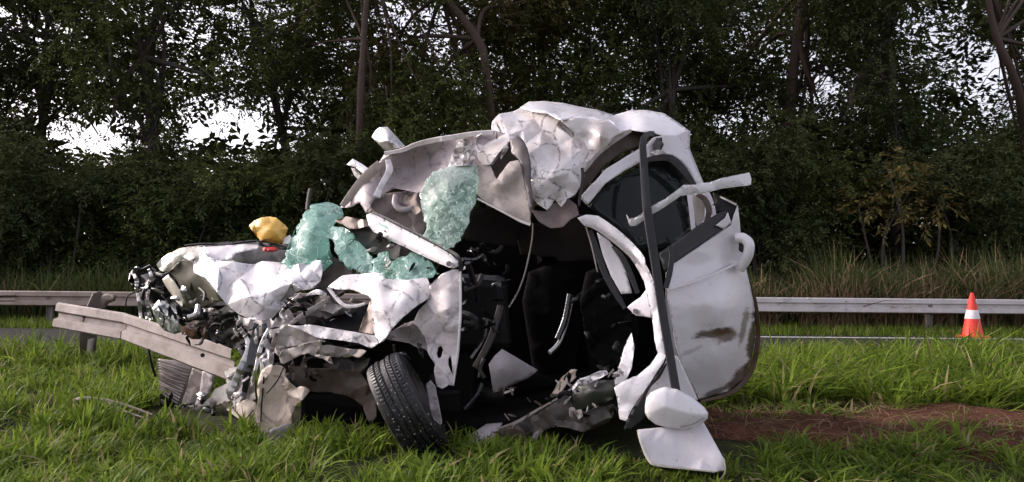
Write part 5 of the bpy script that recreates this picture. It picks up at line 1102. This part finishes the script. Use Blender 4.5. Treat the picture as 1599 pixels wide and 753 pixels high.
BELT = sheet('belt_seal', 'black_rubber', DOOR, [(1030, 395, 4.25), (1060, 374, 4.3), (1090, 352, 4.36), (1114, 337, 4.4), (1128, 330, 4.42), (1136, 329, 4.43), (1142, 350, 4.42), (1120, 365, 4.37), (1085, 388, 4.29), (1050, 412, 4.21), (1038, 425, 4.2)], amp=.015, freq=7, res=5, thick=.03, mat2=None)
sheet('belt_cap', 'black_plastic', DOOR, [(1113, 300, 4.5), (1124, 306, 4.48), (1136, 313, 4.46), (1150, 320, 4.45), (1146, 334, 4.44), (1141, 344, 4.43), (1134, 330, 4.45), (1118, 334, 4.48)], amp=.02, freq=8, res=4, thick=.02, mat2=None)
strip('belt_cap_edge', 'mauve_white', DOOR, [(1124, 307, 4.45, 2), (1138, 314, 4.43, 3), (1150, 320, 4.42, 3)], .008)
sheet('belt_inner', 'mauve_white', DOOR, [(1118, 352, 4.36), (1133, 340, 4.39), (1137, 332, 4.41), (1142, 348, 4.41), (1130, 358, 4.38)], amp=.01, res=4)
strip('window_guide', 'black_rubber', DOOR, [(1046, 384, 4.2, 6), (1049, 400, 4.18, 8), (1046, 425, 4.15, 9), (1040, 450, 4.12, 8)], .02)
HD = tube('door_handle', 'clean_white_paint', DOOR, [(1150, 372, 4.42), (1160, 372, 4.4), (1169, 380, 4.38), (1169, 394, 4.38), (1164, 407, 4.4), (1155, 420, 4.43)], .030, 10)
sheet('handle_recess', 'dark_underside', DOOR, [(1153, 374, 4.44), (1160, 377, 4.43), (1164, 385, 4.43), (1160, 395, 4.44), (1154, 392, 4.445)], amp=.005, res=3, mat2=None)
FR = sheet('window_frame', 'clean_white_paint', DOOR, [(902, 339, 4.46), (915, 336, 4.45), (932, 336, 4.43), (946, 344, 4.4), (960, 355, 4.37), (976, 369, 4.33), (992, 383, 4.29), (1004, 400, 4.25), (1014, 426, 4.21), (1021, 444, 4.18), (1029, 474, 4.14), (1035, 511, 4.1), (1039, 552, 4.06), (1036, 566, 4.05), (1024, 585, 4.03), (1012, 602, 4.02), (991, 631, 4.02), (976, 657, 4.02), (968, 655, 4.04), (966, 638, 4.05), (960, 606, 4.08), (971, 598, 4.08), (996, 585, 4.07), (1016, 569, 4.07), (1027, 552, 4.08), (1024, 540, 4.1), (1018, 494, 4.16), (1012, 461, 4.2), (1005, 441, 4.23), (992, 411, 4.29), (984, 398, 4.32), (960, 377, 4.37), (944, 366, 4.41), (930, 357, 4.44), (912, 354, 4.46)],
     amp=.03, freq=5, res=4, inflate=.015, power=.22, crush=22, rag=1.0, sharp=18)
strip('frame_lip', 'grey_primer', DOOR, [(914, 352, 4.43, 3), (930, 357, 4.4, 4), (960, 378, 4.34, 5), (984, 399, 4.28, 5), (993, 412, 4.25, 4)], .01)
sheet('frame_trim', 'door_paint', DOOR, [(932, 363, 4.44), (949, 374, 4.42), (962, 390, 4.4), (973, 411, 4.37), (982, 440, 4.33), (987, 458, 4.31), (970, 459, 4.34), (954, 431, 4.38), (941, 398, 4.42)], amp=.01, res=4.5)
strip('frame_seal', 'black_rubber', DOOR, [(922, 360, 4.46, 6), (932, 390, 4.44, 9), (944, 425, 4.4, 10), (960, 455, 4.36, 10), (976, 482, 4.33, 6)], .02)
strip('frame_seal', 'black_rubber', DOOR, [(956, 385, 4.38, 4), (970, 400, 4.34, 9), (985, 430, 4.3, 9), (996, 458, 4.27, 7)], .02)
strip('frame_edge', 'beige_lining', DOOR, [(915, 355, 4.45, 2), (924, 385, 4.44, 2.5), (933, 425, 4.42, 2)], .006)
HG = sheet('hinge_plate', 'door_paint', DOOR, [(979, 480, 4.28), (988, 472, 4.27), (1000, 464, 4.25), (1012, 448, 4.22), (1016, 470, 4.2), (1018, 497, 4.18), (1005, 494, 4.2), (993, 493, 4.24)], amp=.02, freq=7, res=4, thick=.01)
tube('bolt', 'grey_primer', DOOR, [(992, 486, 4.22), (992, 486, 4.26)], .014, 10, 2, False)
sheet('lower_trim', 'clean_white_paint', DOOR, [(960, 600, 4.18), (966, 575, 4.2), (974, 545, 4.22), (986, 520, 4.25), (990, 540, 4.2), (986, 575, 4.16), (975, 598, 4.14)], amp=.03, freq=8, res=4, rag=.8)
sheet('lower_seal', 'black_rubber', DOOR, [(1044, 562, 4.06), (1030, 590, 4.05), (1014, 606, 4.05), (1008, 620, 4.05), (1006, 655, 4.04), (990, 668, 4.05), (974, 672, 4.06), (978, 658, 4.06), (992, 632, 4.06), (1012, 603, 4.06), (1030, 578, 4.06)], amp=.02, freq=7, res=5, thick=.03, mat2=None)
sheet('mirror_base', 'door_paint', DOOR, [(1044, 566, 4.08), (1058, 556, 4.1), (1072, 585, 4.14), (1090, 624, 4.2), (1070, 640, 4.12), (1030, 630, 4.06), (1008, 620, 4.06), (1024, 592, 4.06)], amp=.01, res=5, thick=.02, mat2='black_plastic')
MI = sheet('mirror', 'clean_white_paint', DOOR, [(1007, 634, 3.95), (1009, 622, 3.95), (1016, 613, 3.95), (1028, 607, 3.95), (1038, 604, 3.95), (1058, 608, 3.94), (1083, 622, 3.93), (1100, 636, 3.92), (1106, 645, 3.92), (1105, 654, 3.92), (1098, 661, 3.92), (1083, 668, 3.93), (1066, 671, 3.94), (1045, 669, 3.94), (1024, 663, 3.95), (1012, 654, 3.95), (1007, 645, 3.95)], amp=.0, res=3, inflate=.075, power=.42, sharp=60)
strip('mirror_scuff', 'grey_primer', DOOR, [(1062, 668, 3.905, 1.5), (1085, 661, 3.875, 2.5), (1100, 652, 3.885, 2)], .008, 0)
FL = sheet('door_flap', 'door_paint', DOOR, [(996, 671, 3.92), (1025, 668, 3.96), (1060, 666, 3.98), (1099, 660, 3.98), (1114, 687, 3.9), (1129, 714, 3.84), (1131, 735, 3.82), (1116, 737, 3.82), (1070, 732, 3.84), (1025, 727, 3.84), (1012, 718, 3.85), (1000, 690, 3.88)], ctrl=[(1050, 690, 3.9), (1030, 690, 3.9)], amp=.045, freq=4.5, res=4, crush=26, sharp=20, thick=.006, mat2='black_plastic')
strip('flap_edge', 'cream_and_sunlit_paint', DOOR, [(996, 672, 3.90, 3), (1001, 692, 3.86, 3.5), (1013, 719, 3.83, 4), (1026, 727, 3.82, 3), (1070, 732, 3.815, 2.5), (1116, 737, 3.80, 2.5)], .012)
sheet('flap_return', 'black_plastic', DOOR, [(1026, 730, 3.85), (1070, 735, 3.85), (1118, 740, 3.83), (1131, 737, 3.83), (1122, 752, 3.86), (1060, 742, 3.9)], amp=.01, res=5, mat2=None)
strip('flap_edge', 'cream_and_sunlit_paint', DOOR, [(1130, 715, 3.83, 2), (1132, 737, 3.81, 3), (1122, 752, 3.83, 2.5)], .01)
# --- sill, torn along the bottom
Q = lambda *p: Z(720, 480, 3.136, *p)
paint('sill_olive', (.035, .040, .030), (.02, .02, .016), .6, .5, .35, .2)
SL = sheet('sill', 'sill_olive', CAR, Q((545, 400, 4.3), (600, 372, 4.26), (680, 358, 4.22), (750, 355, 4.2), (756, 400, 4.16), (750, 445, 4.18), (690, 472, 4.2), (600, 502, 4.24), (550, 496, 4.28)), ctrl=[(925, 608, 4.16)], amp=.04, freq=6, res=4.5, rag=.6, mat2=None)
sheet('sill_lower', 'dark_underside', SL, Q((545, 425, 4.36), (550, 496, 4.3), (600, 508, 4.26), (700, 488, 4.22), (752, 478, 4.2), (742, 540, 4.2), (690, 582, 4.22), (600, 610, 4.26), (480, 582, 4.34), (402, 600, 4.4), (372, 660, 4.42), (340, 656, 4.42), (300, 640, 4.44), (250, 662, 4.42), (150, 660, 4.46), (172, 605, 4.5), (270, 572, 4.5), (400, 502, 4.46), (500, 432, 4.42)), amp=.07, freq=7, res=4.5, rag=1, mat2=None)
sheet('sill_tear', 'white_paint', SL, Q((545, 400, 4.24), (560, 360, 4.24), (612, 338, 4.22), (650, 325, 4.2), (716, 304, 4.18), (720, 326, 4.17), (660, 356, 4.18), (622, 385, 4.19), (572, 386, 4.22), (552, 412, 4.23)), amp=.05, freq=10, res=3.5, rag=1.2)
strip('sill_tear', 'beige_lining', SL, [(776, 670, 4.46, 4), (806, 660, 4.42, 5), (840, 640, 4.4, 4), (868, 624, 4.36, 3), (893, 607, 4.3, 3)], .012, .015)
sheet('sill_tear', 'peach_torn', SL, Q((430, 440, 4.44), (470, 370, 4.46), (540, 300, 4.46), (565, 300, 4.42), (560, 340, 4.38), (500, 400, 4.38), (470, 440, 4.38)), amp=.08, freq=10, res=4, rag=1.4)
sheet('sill_tear', 'grey_primer', SL, Q((335, 655, 4.38), (350, 620, 4.36), (385, 600, 4.36), (372, 658, 4.36)), amp=.04, freq=9, res=3.5, rag=1)
sheet('sill_tear', 'beige_lining', SL, Q((545, 505, 4.22), (590, 500, 4.2), (598, 530, 4.2), (575, 550, 4.2)), amp=.04, freq=9, res=3.5, rag=1)
sheet('sill_tear', 'brown_underside', SL, Q((160, 610, 4.42), (270, 575, 4.4), (300, 600, 4.38), (330, 670, 4.36), (280, 672, 4.36), (230, 640, 4.38), (150, 665, 4.42)), amp=.06, freq=9, res=4, rag=1.2, mat2=None)

# ------------------------------------------------------------------ loose things
g = P(420, 380, 5.55)
BAG = sheet('yellow_bag', 'yellow_plastic', None, [(389, 352, 5.55), (397, 346, 5.55), (408, 340, 5.55), (420, 337, 5.56), (432, 341, 5.56), (441, 347, 5.55), (451, 356, 5.54), (447, 366, 5.52), (444, 379, 5.5), (425, 378, 5.49), (406, 375, 5.5), (398, 365, 5.52)], ctrl=[(420, 358, 5.48)], amp=.05, freq=8, res=2.4, inflate=.06, power=.5, rag=1, sharp=16, crush=11)
tag(BAG, 'crumpled yellow plastic bag lying on the crushed bonnet', 'bag')
st = tube('dry_stick', 'dry_wood', None, [gnd(112, 628, .05), gnd(132, 622, .10), gnd(170, 626, .09), gnd(205, 636, .06), gnd(238, 648, .02)], .016, 7, 20, True, .5, True)
tag(st, 'grey forked dry stick lying in the grass before the broken guardrail', 'stick')
tube('twig', 'dry_wood', st, [gnd(165, 625, .09), gnd(190, 640, .05), gnd(232, 655, .02)], .010, 6, 14, True, .4, True)
